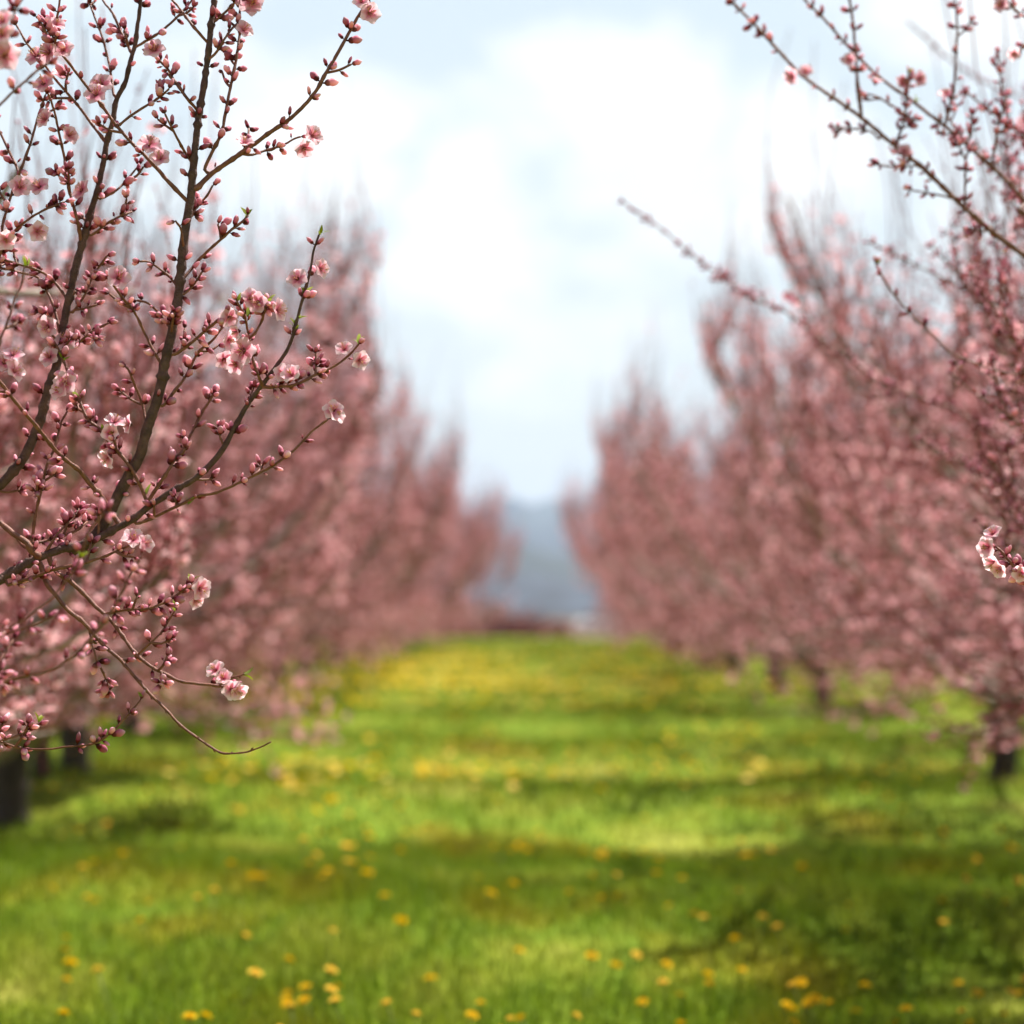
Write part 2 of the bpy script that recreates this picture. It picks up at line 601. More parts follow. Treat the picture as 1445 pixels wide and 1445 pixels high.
# ------------------------------------------------------------------ templates for buds and blossoms
def revolve(prof, segs, lobes=0, amp=0.0, twist=0.0):
    """prof: (z, r) from bottom to top -> verts, tris, quads, v"""
    V, vv = [], []
    for z, r in prof:
        for k in range(segs):
            a = 2 * math.pi * k / segs
            q = r * (1 + amp * math.cos(lobes * a + twist * z)) if lobes else r
            V.append((q * math.cos(a), q * math.sin(a), z))
            vv.append(z)
    f4 = []
    for i in range(len(prof) - 1):
        for k in range(segs):
            f4.append((i * segs + k, i * segs + (k + 1) % segs, (i + 1) * segs + (k + 1) % segs, (i + 1) * segs + k))
    n = len(prof) * segs
    V += [(0, 0, prof[0][0]), (0, 0, prof[-1][0] + 0.01)]
    vv += [prof[0][0], 1.0]
    f3 = [(n, (k + 1) % segs, k) for k in range(segs)] + [(n + 1, (len(prof) - 1) * segs + k, (len(prof) - 1) * segs + (k + 1) % segs) for k in range(segs)]
    return np.array(V, float), np.array(f3), np.array(f4), np.clip(np.array(vv, float), 0, 1)


def slim(t):
    return (t[0] * np.array((.74, .74, 1.06)),) + t[1:]


BUDS = [slim(q) for q in [
    revolve([(-0.18, .06), (0.0, .10), (.07, .24), (.20, .31), (.33, .32), (.36, .285), (.5, .325), (.66, .31), (.8, .235), (.92, .12), (1.0, .03)], 10, 5, .06, 5.0),
    revolve([(-0.15, .06), (0.0, .11), (.07, .26), (.20, .34), (.31, .35), (.34, .32), (.5, .40), (.66, .41), (.8, .33), (.92, .19), (1.0, .06)], 10, 5, .08, 6.0),
    revolve([(-0.22, .05), (0.0, .09), (.08, .20), (.22, .27), (.40, .28), (.44, .25), (.58, .27), (.72, .25), (.86, .17), (.96, .07), (1.0, .02)], 10, 3, .05, 4.0),
]]
LOWBUD = (np.array([(0, 0, 0)] + [(.36 * math.cos(a), .36 * math.sin(a), .5) for a in (0, 1.571, 3.142, 4.712)] + [(0, 0, 1.0)]),
          np.array([(0, 2, 1), (0, 3, 2), (0, 4, 3), (0, 1, 4), (5, 1, 2), (5, 2, 3), (5, 3, 4), (5, 4, 1)]), np.zeros((0, 4), int),
          np.array([0.15, .6, .6, .6, .6, 1.0]))


def petals(rad, cup, seed, n=5):
    """five separate cupped obovate petals, open upwards (+Z)"""
    rng = np.random.RandomState(seed)
    V, F, vv = [], [], []
    nu, nv = 7, 7
    for k in range(n):
        a0 = 2 * math.pi * k / n + rng.uniform(-.12, .12)
        c = cup + rng.uniform(-.18, .18)
        wd = rng.uniform(.9, 1.08)
        ph = rng.uniform(0, 6)
        b = len(V)
        for j in range(nv):
            t = j / (nv - 1)
            half = .475 * math.sqrt(max(.01, 1 - (2 * t - 1.15) ** 2 / 1.33)) * wd
            for i in range(nu):
                s = 2 * i / (nu - 1) - 1
                tt = t - 0.24 * s * s * t ** 4 + (0.03 * math.cos(s * 7 + ph) * t * t)
                ang = c * (1 - .55 * t) if c > 0 else c
                rr = rad * tt * math.cos(ang)
                zz = rad * tt * math.sin(ang) + rad * .16 * s * s * t + rad * .035 * math.sin(5 * s + ph) * t + k % 2 * rad * .02
                lat = rad * half * s
                V.append((rr * math.cos(a0) - lat * math.sin(a0), rr * math.sin(a0) + lat * math.cos(a0), zz))
                vv.append(t)
        for j in range(nv - 1):
            for i in range(nu - 1):
                F.append((b + j * nu + i, b + j * nu + i + 1, b + (j + 1) * nu + i + 1, b + (j + 1) * nu + i))
    return np.array(V), np.zeros((0, 3), int), np.array(F), np.array(vv)


def blossom_meshes(i, rad, cup):
    g1 = Geo()
    T = petals(rad, cup, 40 + i)
    g1.inst(T, np.eye(3)[None], np.zeros((1, 3)), np.array([0.25 + 0.13 * i]), 0)
    m1 = g1.mesh('blossom', [M_PETAL])
    g2 = Geo()
    rng = np.random.RandomState(80 + i)
    for k in range(16):
        a = rng.uniform(0, 2 * math.pi)
        tilt = rng.uniform(.1, .75) * (1.0 if cup < .8 else .5)
        ln = rad * rng.uniform(.55, .8)
        d = np.array((math.cos(a) * math.sin(tilt), math.sin(a) * math.sin(tilt), math.cos(tilt)))
        P = np.array([d * ln * t + np.array((0, 0, ln * .1 * t * t)) for t in (0, .5, 1.0)])
        tube(g2, P, [.00035, .0003, .00025], 4, 0, rng.rand())
        g2.inst(LOWBUD, np.eye(3)[None] * .0016, (P[-1] - np.array((0, 0, .0006)))[None], np.array([rng.rand()]), 0)
        g2.uv[-1][:, 1] = 0.95
    m2 = g2.mesh('stamen_tuft', [M_STAMEN])
    g3 = Geo()
    g3.inst(revolve([(-.40, .10), (-.2, .14), (0.0, .40), (.15, .55), (.42, .62), (.44, .35)], 10, 5, .12), np.eye(3)[None] * rad * .36, np.array([[0, 0, -rad * .10]]), np.array([.5]), 0)
    m3 = g3.mesh('calyx', [M_CALYX])
    return m1, m2, m3


BLOSSOMS = [blossom_meshes(0, .0160, .14), blossom_meshes(1, .0155, .34), blossom_meshes(2, .0150, .66), blossom_meshes(3, .0145, 1.05)]


def low_flower():
    V, F, vv = [(0, 0, 0)], [], [0.0]
    for k in range(5):
        a = 2 * math.pi * k / 5
        for da, r, z in ((-.5, .72, .30), (0, 1.0, .42), (.5, .72, .30)):
            V.append((r * math.cos(a + da), r * math.sin(a + da), z))
            vv.append(.6 + .4 * r)
        b = 1 + 3 * k
        F.append((0, b, b + 1, b + 2))
    return np.array(V), np.zeros((0, 3), int), np.array(F), np.array(vv)


LOWFLOWER = low_flower()


def leaf_mesh():
    g_ = Geo()
    for k, (a, tl, ln) in enumerate(((0.3, .25, .016), (2.4, .45, .012), (4.4, .15, .018))):
        V, F = [], []
        for j in range(5):
            t = j / 4
            hw = .0028 * math.sin(math.pi * min(.97, .12 + t * .88)) 
            r = ln * t * math.sin(tl + .4 * t)
            z = ln * t * math.cos(tl + .4 * t)
            for s in (-1, 0, 1):
                V.append((r * math.cos(a) - s * hw * math.sin(a), r * math.sin(a) + s * hw * math.cos(a), z + abs(s) * hw * .35))
        for j in range(4):
            for i in range(2):
                F.append((j * 3 + i, j * 3 + i + 1, j * 3 + i + 4, j * 3 + i + 3))
        g_.add(V, None, F, 0, np.stack([np.full(15, .2 + .3 * k), np.repeat(np.linspace(0, 1, 5), 3)], 1))
    return g_.mesh('leaf_tip', [M_LEAF])


LEAF = leaf_mesh()


# ------------------------------------------------------------------ procedural peach tree (vase shaped)
def gen_tree(seed, height=3.0, spread=1.9, n_limb=6, trunk_r=.09, shoots_k=1.0, keep=None, origin=(0, 0, 0), zmin=.34):
    """lists of tubes (points, radii) and bud/flower placements, local to the base"""
    rng = np.random.RandomState(seed)
    th = rng.uniform(.42, .55)
    lean = rng.uniform(-.05, .05, 2)
    trunk = smooth_line(np.array([(0, 0, -.12), (lean[0] * .3, lean[1] * .3, .15), (lean[0], lean[1], th)]), .06)
    tr = np.interp(np.linspace(0, 1, len(trunk)), [0, .25, .8, 1], [trunk_r * 1.35, trunk_r, trunk_r * .92, trunk_r * .8])
    top = trunk[-1]
    limbs, laterals, shoots = [], [], []
    ok = (lambda P: True) if keep is None else (lambda P: keep(P + np.array(origin)))
    for i in range(n_limb):
        az = 2 * math.pi * (i + rng.uniform(-.25, .25)) / n_limb
        el0, el1 = R(rng.uniform(16, 58)), R(rng.uniform(46, 74))
        Ln = rng.uniform(.82, 1.16) * math.hypot(spread * .80, height - th - .55)
        P = [top - np.array((0, 0, rng.uniform(0.0, .15)))]
        n = 9
        for k in range(n):
            e = el0 + (el1 - el0) * (k / (n - 1)) ** .8
            a = az + rng.uniform(-.16, .16)
            P.append(P[-1] + np.array((math.cos(a) * math.cos(e), math.sin(a) * math.cos(e), math.sin(e))) * Ln / n)
        P = smooth_line(np.array(P), .09)
        r = np.interp(np.linspace(0, 1, len(P)), [0, .3, 1], [trunk_r * .46, trunk_r * .30, .007])
        limbs.append((P, r))
        nl = 8
        for q in range(nl):
            s = .16 + .70 * q / (nl - 1)
            b = P[min(len(P) - 1, int(s * (len(P) - 1)))]
            side = 1 if q % 2 else -1
            a = az + side * rng.uniform(.25, 1.25)
            el = R(rng.uniform(-40, 8)) if s < .4 else R(rng.uniform(0, 62))
            ll = rng.uniform(.55, 1.1) * (1.15 - .25 * s) * spread / 1.9
            e2 = el + R(rng.uniform(5, 30))
            Q = [b]
            for k in range(4):
                e = el + (e2 - el) * k / 3
                aa = a + rng.uniform(-.2, .2)
                Q.append(Q[-1] + np.array((math.cos(aa) * math.cos(e), math.sin(aa) * math.cos(e), math.sin(e))) * ll / 4)
            Q = np.array(Q)
            Q[:, 2] = np.maximum(Q[:, 2], zmin + .06 * rng.rand())
            Q = smooth_line(Q, .09)
            laterals.append((Q, np.linspace(.013, .0045, len(Q))))
            m = int(rng.randint(18, 24) * shoots_k)
            for k in range(m):
                u = .12 + .88 * (k + rng.rand()) / m
                bb = Q[min(len(Q) - 1, int(u * (len(Q) - 1)))]
                tdir = norm(Q[-1] - Q[0])
                d = norm(tdir * .45 + rng.normal(0, .55, 3) + np.array((0, 0, .38)))
                if bb[2] < .8 and zmin < .5:
                    d = norm(d - np.array((0, 0, .35)))
                sl = rng.uniform(.18, .52)
                shoots.append((bb, d, sl, 0))
        for q in range(int(18 * shoots_k)):      # upright one-year shoots on the upper limb
            if q % 3 == 0:
                b = P[min(len(P) - 1, int(rng.uniform(.3, .9) * (len(P) - 1)))]
            else:
                b = laterals[-1 - rng.randint(nl - 3)][0]
                b = b[rng.randint(len(b) // 4, len(b))]
            d = norm(np.array((math.cos(az) * .22, math.sin(az) * .22, 1.0)) + rng.normal(0, .33, 3))
            shoots.append((b, d, rng.uniform(.35, 1.10), 1))
    def hold(P):                                   # pruned crown: nothing reaches past the spread
        q = np.hypot(P[:, 0], P[:, 1])
        a_ = .62 * spread
        az_ = np.arctan2(P[:, 1], P[:, 0])
        lim = spread * (.92 + .10 * np.sin(3 * az_ + seed) + .07 * np.sin(7 * az_ + 2 * seed + 2.2 * P[:, 2]))
        qn = np.where(q < a_, q, a_ + (lim - a_) * np.tanh((q - a_) / np.maximum(lim - a_, .05)))
        f = (qn / np.maximum(q, 1e-6))[:, None]
        return np.hstack([P[:, :2] * f, P[:, 2:]])
    laterals = [(hold(P), r) for P, r in laterals]
    limbs = [(hold(P), r) for P, r in limbs]
    S, bp, bd, bs, fp, fd, fs = [], [], [], [], [], [], []
    for (b, d, sl, up) in shoots:
        side = norm(np.cross(d, rng.normal(0, 1, 3)))
        t = np.linspace(0, 1, 5)[:, None]
        P = b + d * sl * t + side * sl * .10 * np.sin(t * 2.6) + np.array((0, 0, .12 * sl)) * t * t
        P = hold(P)
        if P[:, 2].min() < zmin - .06 or not ok(P):
            continue
        S.append((P, np.linspace(.0034, .0018, 5)))
        n = int(sl / .0155)
        for k in range(n):
            u = (k + rng.rand()) / n
            if up and rng.rand() < min(.97, max(0, (u - .22) * 2.2)):
                continue
            if rng.rand() < .12 + .62 * min(1, max(0, (b[2] / height - .50) / .40)):
                continue
            x = u * 4
            i0 = min(3, int(x))
            p = P[i0] * (1 - (x - i0)) + P[i0 + 1] * (x - i0)
            dd = norm(d * .4 + norm(rng.normal(0, 1, 3)) + np.array((0, 0, .25)))
            if rng.rand() < .105:
                for c_ in range(rng.randint(2, 5)):
                    d3 = norm(dd + rng.normal(0, .7, 3))
                    fp.append(p + d3 * .012)
                    fd.append(d3)
                    fs.append(rng.uniform(.014, .020))
            else:
                bp.append(p)
                bd.append(dd)
                bs.append(rng.uniform(.012, .019))
    if keep is not None:
        laterals = [q for q in laterals if ok(q[0])]
        limbs = [q for q in limbs if np.all(np.abs(to_px(q[0] + np.array(origin))[0] - 722) > 770)]
    return dict(trunk=(trunk, tr), limbs=limbs, laterals=laterals, shoots=S,
                nb=len(bp), buds=(np.array(bp), np.array(bd), np.array(bs)), flowers=(np.array(fp), np.array(fd), np.array(fs)), seed=seed)


def tree_meshes(T):
    print('tree buds', T['nb'], 'shoots', len(T['shoots']))
    rng = np.random.RandomState(T['seed'] + 500)
    g1 = Geo()
    P, r = T['trunk']
    a = np.arange(12) * 2 * np.pi / 12
    rr = r[:, None] * (1 + .10 * np.cos(3 * a + .7)[None] + .06 * rng.normal(0, 1, (len(P), 12)))
    tube(g1, P, rr, 12)
    ml = []
    for P, r in T['limbs']:
        g_ = Geo()
        tube(g_, P + rng.normal(0, .004, P.shape), r, 7)
        ml.append(g_.mesh('limb', [M_OLD]))
    g2 = Geo()
    for P, r in T['laterals']:
        tube(g2, P + rng.normal(0, .006, P.shape), r, 5, 1)
    for P, r in T['shoots']:
        tube(g2, P, r, 3, 0, cap=False)
    g3 = Geo()
    p, d, s = T['buds']
    g3.inst(LOWBUD, basis(d, rng) * s[:, None, None], p, rng.rand(len(p)), 0)
    p, d, s = T['flowers']
    g3.inst(LOWFLOWER, basis(d, rng) * s[:, None, None], p, rng.rand(len(p)), 1)
    return g1.mesh('trunk', [M_TRUNK]), ml, g2.mesh('crown', [M_BGTWIG, M_OLD]), g3.mesh('blossom_cover', [M_BGBUD, M_BGPETAL], smooth=False)


def add_parts(root, M):
    mt, ml, mc, mb = M
    kids = []
    for nm, me in [('trunk', mt)] + [('limb', q) for q in ml] + [('crown', mc), ('blossom_cover', mb)]:
        o = bpy.data.objects.new(nm, me)
        COL.objects.link(o)
        o.parent = root
        if nm == 'blossom_cover':
            o['kind'] = 'stuff'
        kids.append(o)
    return kids


PROTO_ARGS = [(11, 3.5, 1.9, 11, .085), (23, 3.35, 1.85, 11, .075), (37, 3.55, 1.95, 12, .09), (51, 3.3, 1.85, 10, .08)]
PROTOS = [tree_meshes(gen_tree(s, h, sp, n, r)) for (s, h, sp, n, r) in PROTO_ARGS]
YOUNG = tree_meshes(gen_tree(77, 2.6, 1.2, 6, .05, .7))
LOW = tree_meshes(gen_tree(83, 2.75, 1.8, 10, .08, 1.0, zmin=.72))

TREES = [
    # x, y, prototype, turn, size, height factor, label
    (-2.42, 4.75, 5, 2.4, 1.0, .74, 'low soft focus peach tree filling the left edge just behind the sharp branches'),
    (-2.55, 6.5, 5, 0.4, 1.0, .90, 'blurred pink peach tree third from the front on the left, shoots fading into sky'),
    (-2.33, 9.9, 0, 2.1, 1.0, .92, 'peach tree whose black trunk stands lowest on the left edge of the grass'),
    (-2.46, 11.1, 4, 0.9, 1.0, 1.0, 'slender young peach tree with thin dark trunk between two thicker left trunks'),
    (-2.50, 12.15, 2, 3.9, .95, 1.02, 'peach tree with dark trunk just right of the slender young one'),
    (-2.66, 14.7, 3, 5.2, 1.0, 1.02, 'peach tree whose trunk hides under the hanging bare twig of the sharp branch'),
    (-2.5, 18.0, 1, 1.2, 1.0, 1.0, 'peach tree sixth from the front in the left orchard row'),
    (-2.45, 21.3, 0, 4.4, 1.0, .90, 'peach tree seventh from the front in the left orchard row'),
    (-2.5, 24.6, 2, 2.9, 1.0, .88, 'peach tree eighth from the front in the left orchard row'),
    (-2.40, 28.0, 3, 0.3, 1.0, .90, 'peach tree ninth from the front in the left orchard row'),
    (-2.22, 31.5, 1, 3.3, 1.0, .90, 'peach tree third from the far end of the left orchard row'),
    (-2.08, 35.0, 0, 5.9, 1.0, .84, 'peach tree second from the far end of the left orchard row'),
    (-1.98, 38.5, 2, 1.7, 1.0, .80, 'farthest peach tree of the left row, melting into pink blur'),
    (2.62, 6.35, 5, 3.1, 1.0, .82, 'low peach tree with round blurred pink blossoms below the thin sky branches at right'),
    (2.65, 8.3, 2, 1.1, 1.0, .79, 'peach tree with pale thick low branches leaning in at the right edge'),
    (2.51, 11.7, 1, 4.9, 1.0, .94, 'peach tree with stout black trunk at the right edge of the grass'),
    (3.15, 14.8, 3, 2.2, 1.0, .96, 'peach tree set back behind the stout black right trunk'),
    (2.51, 18.7, 0, 0.8, 1.0, 1.0, 'peach tree whose dark trunk shows midway down the right row'),
    (2.5, 22.2, 2, 5.0, 1.0, .98, 'peach tree fifth from the far end of the right orchard row'),
    (2.42, 25.6, 1, 2.6, 1.0, 1.04, 'peach tree fourth from the far end of the right orchard row'),
    (2.35, 29.0, 3, 1.9, 1.0, 1.0, 'peach tree third from the far end of the right orchard row'),
    (2.2, 33.0, 0, 3.6, 1.0, .88, 'peach tree second from the far end of the right orchard row'),
    (2.35, 37.5, 2, 0.2, 1.0, .82, 'farthest peach tree of the right row, above the white car'),
    (-7.2, 33.0, 1, 1.0, 1.0, 1.0, None), (-7.3, 36.5, 2, 2.0, 1.0, 1.0, None), (-7.2, 40.0, 0, 3.0, 1.0, .95, None),
    (7.3, 33.0, 3, 4.0, 1.0, 1.0, None), (7.2, 36.5, 0, 5.0, 1.0, 1.0, None), (7.3, 40.0, 1, 0.5, 1.0, .95, None),
]
for (x, y, k, rz, s, hz, lab) in TREES:
    root = empty('peach_tree', (x, y, float(gz(x, y))))
    root.rotation_euler.z = rz
    root.scale = (s, s, s * hz)
    side = 'left' if x < 0 else 'right'
    tag(root, lab or ('peach tree of the outer row half hidden behind the %s row' % side), 'tree',
        ('peach trees in the %s row' % side) if lab else ('outer row peach trees behind the %s row' % side))
    add_parts(root, YOUNG if k == 4 else LOW if k == 5 else PROTOS[k])

# ------------------------------------------------------------------ near peach trees, branch by branch
# each branch: photo points base -> tip, radius px at base / tip, depth shift at base (None: from the branch it grows on) / tip, bud density
LB = [
 # --- limbs
 dict(k='limb', w=[(-2.44, 3.06, .50), (-2.0, 3.05, .60), (-1.5, 3.02, .74), (-1.05, 3.0, .90)], p=[(-20,829),(0,819),(30,803),(58,788),(87,778),(116,771),(136,764),(165,749),(190,735),(211,718),(242,698),(280,675),(312,641),(331,607),(350,573),(371,546),(392,517),(409,488),(421,448),(429,417),(438,380),(442,357),(450,332)],
      r=[(0,42),(.42,20),(.55,11.5),(.66,9.5),(.74,7),(.82,5.6),(.90,4),(.95,2.6),(1,1.8)], d=(0,.02), b=.35),
 dict(k='limb', p=[(110,778),(124,768),(140,752),(155,729),(171,694),(184,671),(200,640),(211,603),(223,568),(233,532),(234,521),(244,473),(252,434),(258,386),(262,337),(269,289),(272,262),(275,223),(281,165),(289,116),(295,68),(301,19),(305,-20),(311,-90),(322,-170),(330,-260)],
      r=[(0,9.5),(.15,8.8),(.35,7.8),(.5,6.8),(.6,5.5),(.75,4.6),(.85,3.8),(1,2)], d=(.03,.03), b=.22),
 dict(k='limb', w=[(-1.32, 3.02, .80), (-1.08, 3.05, 1.0)], p=[(-60,742),(-25,708),(0,689),(19,671),(39,646),(52,617),(60,594),(68,565),(77,534),(81,527),(91,483),(97,444),(103,415),(110,380),(120,341),(130,303),(139,272),(149,229),(153,203),(161,174),(165,145),(178,116),(186,83),(191,64),(194,39),(198,10),(200,-12),(206,-80),(210,-150)],
      r=[(0,14),(.25,11),(.35,9.5),(.5,7.6),(.65,6.4),(.75,5),(.88,3.4),(1,2)], d=(.07,.07), b=.40),
 # --- twigs
 dict(p=[(169,741),(155,720),(143,702),(128,685),(110,663),(85,644),(62,617),(45,596),(25,572),(10,553),(0,539),(-14,520)], r=(4.6,2.6), t=-.10, b=.55),
 dict(p=[(209,714),(202,694),(190,669),(174,646),(155,627),(140,605),(124,592),(114,570),(103,543),(95,522),(83,493),(74,480)], r=(3.4,1.9), t=-.02, b=1.15),
 dict(p=[(209,706),(233,671),(248,646),(259,634),(282,588),(292,572),(301,556)], r=(3.4,2.2), t=.02, b=1.2),
 dict(p=[(192,739),(213,731),(233,722),(260,710),(280,700),(305,695),(343,679),(381,660),(411,638),(438,611),(462,592)], r=(3.0,1.8), t=-.02, b=.75),
 dict(p=[(371,546),(396,545),(413,544),(429,538),(446,529),(465,521),(481,511),(494,500),(506,486)], r=(3.2,1.7), t=0, b=1.2),
 dict(p=[(371,546),(363,525),(355,500),(350,469),(344,446),(334,424)], r=(2.8,1.6), t=-.03, b=1.0),
 dict(p=[(350,478),(359,471),(371,451),(377,428)], r=(2.4,1.7), t=-.03, b=1.1),
 dict(p=[(247,500),(272,482),(292,465),(307,453),(318,444)], r=(3.0,2.4), t=-.02, b=.8),
 dict(p=[(230,573),(251,546),(267,523),(282,496),(301,480),(313,463)], r=(2.7,2.0), t=-.01, b=.8),
 dict(p=[(260,392),(279,369),(297,351),(312,338),(328,324),(343,312),(350,304)], r=(2.8,2.0), t=0, b=1.1),
 dict(p=[(260,415),(275,400),(285,384)], r=(2.2,1.8), t=.0, b=1.1),
 dict(p=[(267,307),(281,289),(292,276),(300,262)], r=(2.3,1.8), t=0, b=1.2),
 dict(p=[(277,266),(299,244),(328,223),(357,202),(386,182),(411,165),(434,143),(448,124),(460,103),(473,81),(483,64),(496,41),(510,16),(522,-2),(530,-16)], r=(4.6,2.3), t=0, b=.62),
 dict(p=[(336,217),(357,218),(376,212),(400,205),(415,196),(424,193)], r=(2.2,1.7), t=-.02, b=.7),
 dict(p=[(289,240),(299,215),(312,188),(316,165),(322,134),(328,107),(332,81),(336,58),(338,39),(338,16),(343,-6),(350,-40)], r=(3.0,2.0), t=.03, b=.9),
 dict(p=[(293,85),(307,72),(316,56),(326,41),(334,34)], r=(2.3,1.8), t=0, b=1.2),
 dict(p=[(303,31),(318,17),(332,2),(340,-12)], r=(2.3,1.8), t=0, b=1.0),
 dict(p=[(293,60),(274,39),(260,21),(250,8),(242,0),(233,-18)], r=(2.8,1.9), t=0, b=.8),
 dict(p=[(280,158),(264,140),(246,114),(236,97),(221,81),(214,70)], r=(2.9,2.0), t=-.02, b=1.25),
 dict(p=[(273,233),(260,213),(250,194),(238,172),(233,161)], r=(2.4,1.7), t=-.03, b=.9),
 dict(p=[(268,288),(260,279),(236,254),(213,229),(186,202),(161,174),(143,149),(124,124),(105,99),(91,81),(76,64),(66,48),(58,33)], r=(3.6,1.9), t=-.08, b=.55),
 dict(p=[(151,202),(126,171),(105,143),(85,122),(72,105),(52,79),(37,60),(23,35)], r=(2.9,1.7), t=-.04, b=.7),
 dict(p=[(161,134),(153,87),(143,50),(134,25),(124,0),(118,-18)], r=(2.4,1.6), t=.04, b=.7),
 dict(p=[(186,76),(171,45),(159,19),(147,4),(140,-12)], r=(2.6,1.8), t=.06, b=1.0),
 dict(p=[(191,67),(223,48),(252,23),(267,6),(282,-18)], r=(2.4,1.8), t=.0, b=1.0),
 dict(p=[(168,177),(194,157),(221,140),(238,126)], r=(2.4,1.8), t=0, b=1.1),
 dict(p=[(114,343),(109,314),(101,283),(97,268),(95,258),(89,217),(81,180),(76,155),(68,132)], r=(3.0,1.8), t=-.04, b=.7),
 dict(w=[(-1.08,3.05,1.0),(-.86,3.05,1.22)], p=[(-8,388),(6,318),(14,289),(25,254),(27,242),(19,225),(10,207),(0,186),(-10,168)], r=(3.4,2.0), t=.06, d0=.05, b=.6),
 dict(p=[(25,254),(29,240),(43,203),(52,170),(58,151),(64,134)], r=(2.6,1.8), t=.05, d0=.05, b=1.0),
 dict(p=[(97,424),(78,399),(58,384),(29,374),(0,365),(-16,358)], r=(2.8,1.8), t=-.03, b=.7),
 dict(p=[(84,470),(76,434),(66,411),(54,392),(27,384),(0,378),(-14,374)], r=(2.6,1.8), t=.0, b=.9),
 dict(w=[(-1.02,3.05,1.05),(-.84,3.05,1.28)], p=[(-12,380),(4,353),(21,326),(45,306),(70,293),(91,285)], r=(2.7,1.9), t=.02, d0=.05, b=1.2),
 dict(p=[(128,332),(149,316),(167,306),(186,299)], r=(2.3,1.8), t=-.02, b=1.2),
 dict(p=[(103,440),(120,415),(128,396),(140,376),(151,361)], r=(2.3,1.8), t=-.02, b=1.3),
 dict(p=[(107,486),(124,473),(141,462),(153,456)], r=(2.3,1.8), t=-.02, b=1.0),
 dict(p=[(229,516),(217,493),(203,467),(190,440),(172,419),(155,394)], r=(2.8,1.8), t=-.04, b=.9),
 dict(p=[(242,467),(229,448),(211,429),(194,424)], r=(2.3,1.8), t=-.02, b=1.3),
 dict(p=[(251,405),(231,384),(209,370),(198,369)], r=(2.3,1.7), t=-.03, b=.9),
 dict(p=[(260,353),(256,324),(248,312)], r=(2.0,1.6), t=-.03, b=1.0),
 dict(p=[(141,281),(165,268),(180,252),(196,233)], r=(2.2,1.7), t=0, b=1.0),
 dict(p=[(207,605),(202,572),(192,547),(184,526),(178,518)], r=(2.6,1.8), t=-.02, b=1.0),
 dict(p=[(45,790),(45,764),(50,722),(58,691),(66,656),(76,634),(85,601),(94,582)], r=(2.9,1.8), t=.05, b=.8),
 dict(p=[(58,786),(45,778),(39,766),(19,753),(0,737),(-18,722)], r=(5.4,4.6), t=-.03, b=.1),
 dict(p=[(44,776),(32,768),(20,754)], r=(3.5,2.4), t=.05, b=.0),
 dict(p=[(46,768),(78,760),(103,751),(116,743),(124,735)], r=(2.4,1.8), t=.04, b=.9),
 dict(p=[(62,782),(83,751),(103,731),(112,718)], r=(2.4,1.8), t=.02, b=1.2),
 dict(p=[(12,826),(19,823),(48,815),(81,803),(116,796),(145,786),(169,776),(182,770)], r=(3.2,2.0), t=-.05, b=1.2),
 dict(p=[(56,795),(60,809),(66,825),(81,844),(97,863),(116,877),(126,888),(147,912),(165,927),(178,941),(194,960),(213,982),(233,1001),(252,1021),(285,1046),(308,1061),(324,1063),(349,1061),(367,1055),(382,1047)], r=(4.2,1.3), t=-.04, b=0),
 dict(p=[(70,790),(81,809),(97,819),(116,836),(136,856),(151,869),(167,888),(180,908),(194,925),(213,941),(233,952),(252,962),(280,966),(293,967),(316,969),(328,966)], r=(4.2,2.2), t=-.02, b=.35),
 dict(p=[(308,968),(326,957),(337,954),(345,951)], r=(1.5,1.2), t=-.02, b=0),
 dict(p=[(150,866),(180,860),(203,860),(223,854),(242,844),(262,830),(270,824)], r=(2.6,1.8), t=-.02, b=1.15),
 dict(p=[(194,923),(213,906),(229,891),(238,875),(246,863)], r=(2.3,1.5), t=-.02, b=1.1),
 dict(p=[(126,892),(136,931),(143,945),(151,964),(152,974)], r=(2.0,1.6), t=-.02, b=1.0),
 dict(p=[(167,928),(180,932),(200,926)], r=(1.6,1.2), t=.0, b=.6),
 dict(w=[(-2.0,3.05,.60),(-1.2,3.0,.72)], p=[(-60,1020),(-20,1039),(8,1048),(29,1055),(62,1057),(97,1053),(132,1048),(151,1038),(169,1022),(184,1005),(198,988)], r=(3.2,1.5), t=-.02, d0=-.02, b=.75),
 dict(p=[(-6,1045),(19,1040),(41,1028),(54,1022)], r=(2.0,1.6), t=-.02, d0=-.02, b=.9),
 # --- twigs that hang nearer to the camera and go soft
 dict(w=[(-2.0,3.05,.60),(-1.2,2.75,.75)], p=[(-70,985),(-20,966),(0,962),(23,956),(52,949),(83,939),(109,921),(130,900),(147,877),(165,850),(178,821),(190,799),(200,784)], r=(3.6,2.2), d0=-.42, t=-.42, b=.55, q=1),
 dict(w=[(-1.5,3.02,.74),(-1.0,2.7,.88)], p=[(-60,912),(0,892),(29,877),(54,858),(74,842),(87,825),(101,807),(112,790),(124,752),(149,722)], r=(3.6,1.8), d0=-.46, t=-.46, b=.4, q=1),
 dict(w=[(-1.2,2.75,.75),(-.8,2.62,.84)], p=[(-20,970),(0,935),(10,916),(19,902)], r=(2.6,1.8), d0=-.42, t=-.42, b=1.2, q=1),
 dict(w=[(-1.0,2.7,.88),(-.8,2.62,.93)], p=[(-30,905),(0,896),(48,881),(78,869)], r=(2.8,1.8), d0=-.42, t=-.42, b=1.0, q=1),
 dict(w=[(-1.3,3.02,.82),(-.85,2.75,1.05)], p=[(-20,520),(0,479),(12,452),(21,425),(31,400),(35,376)], r=(2.8,1.8), d0=-.36, t=-.36, b=.2, q=1),
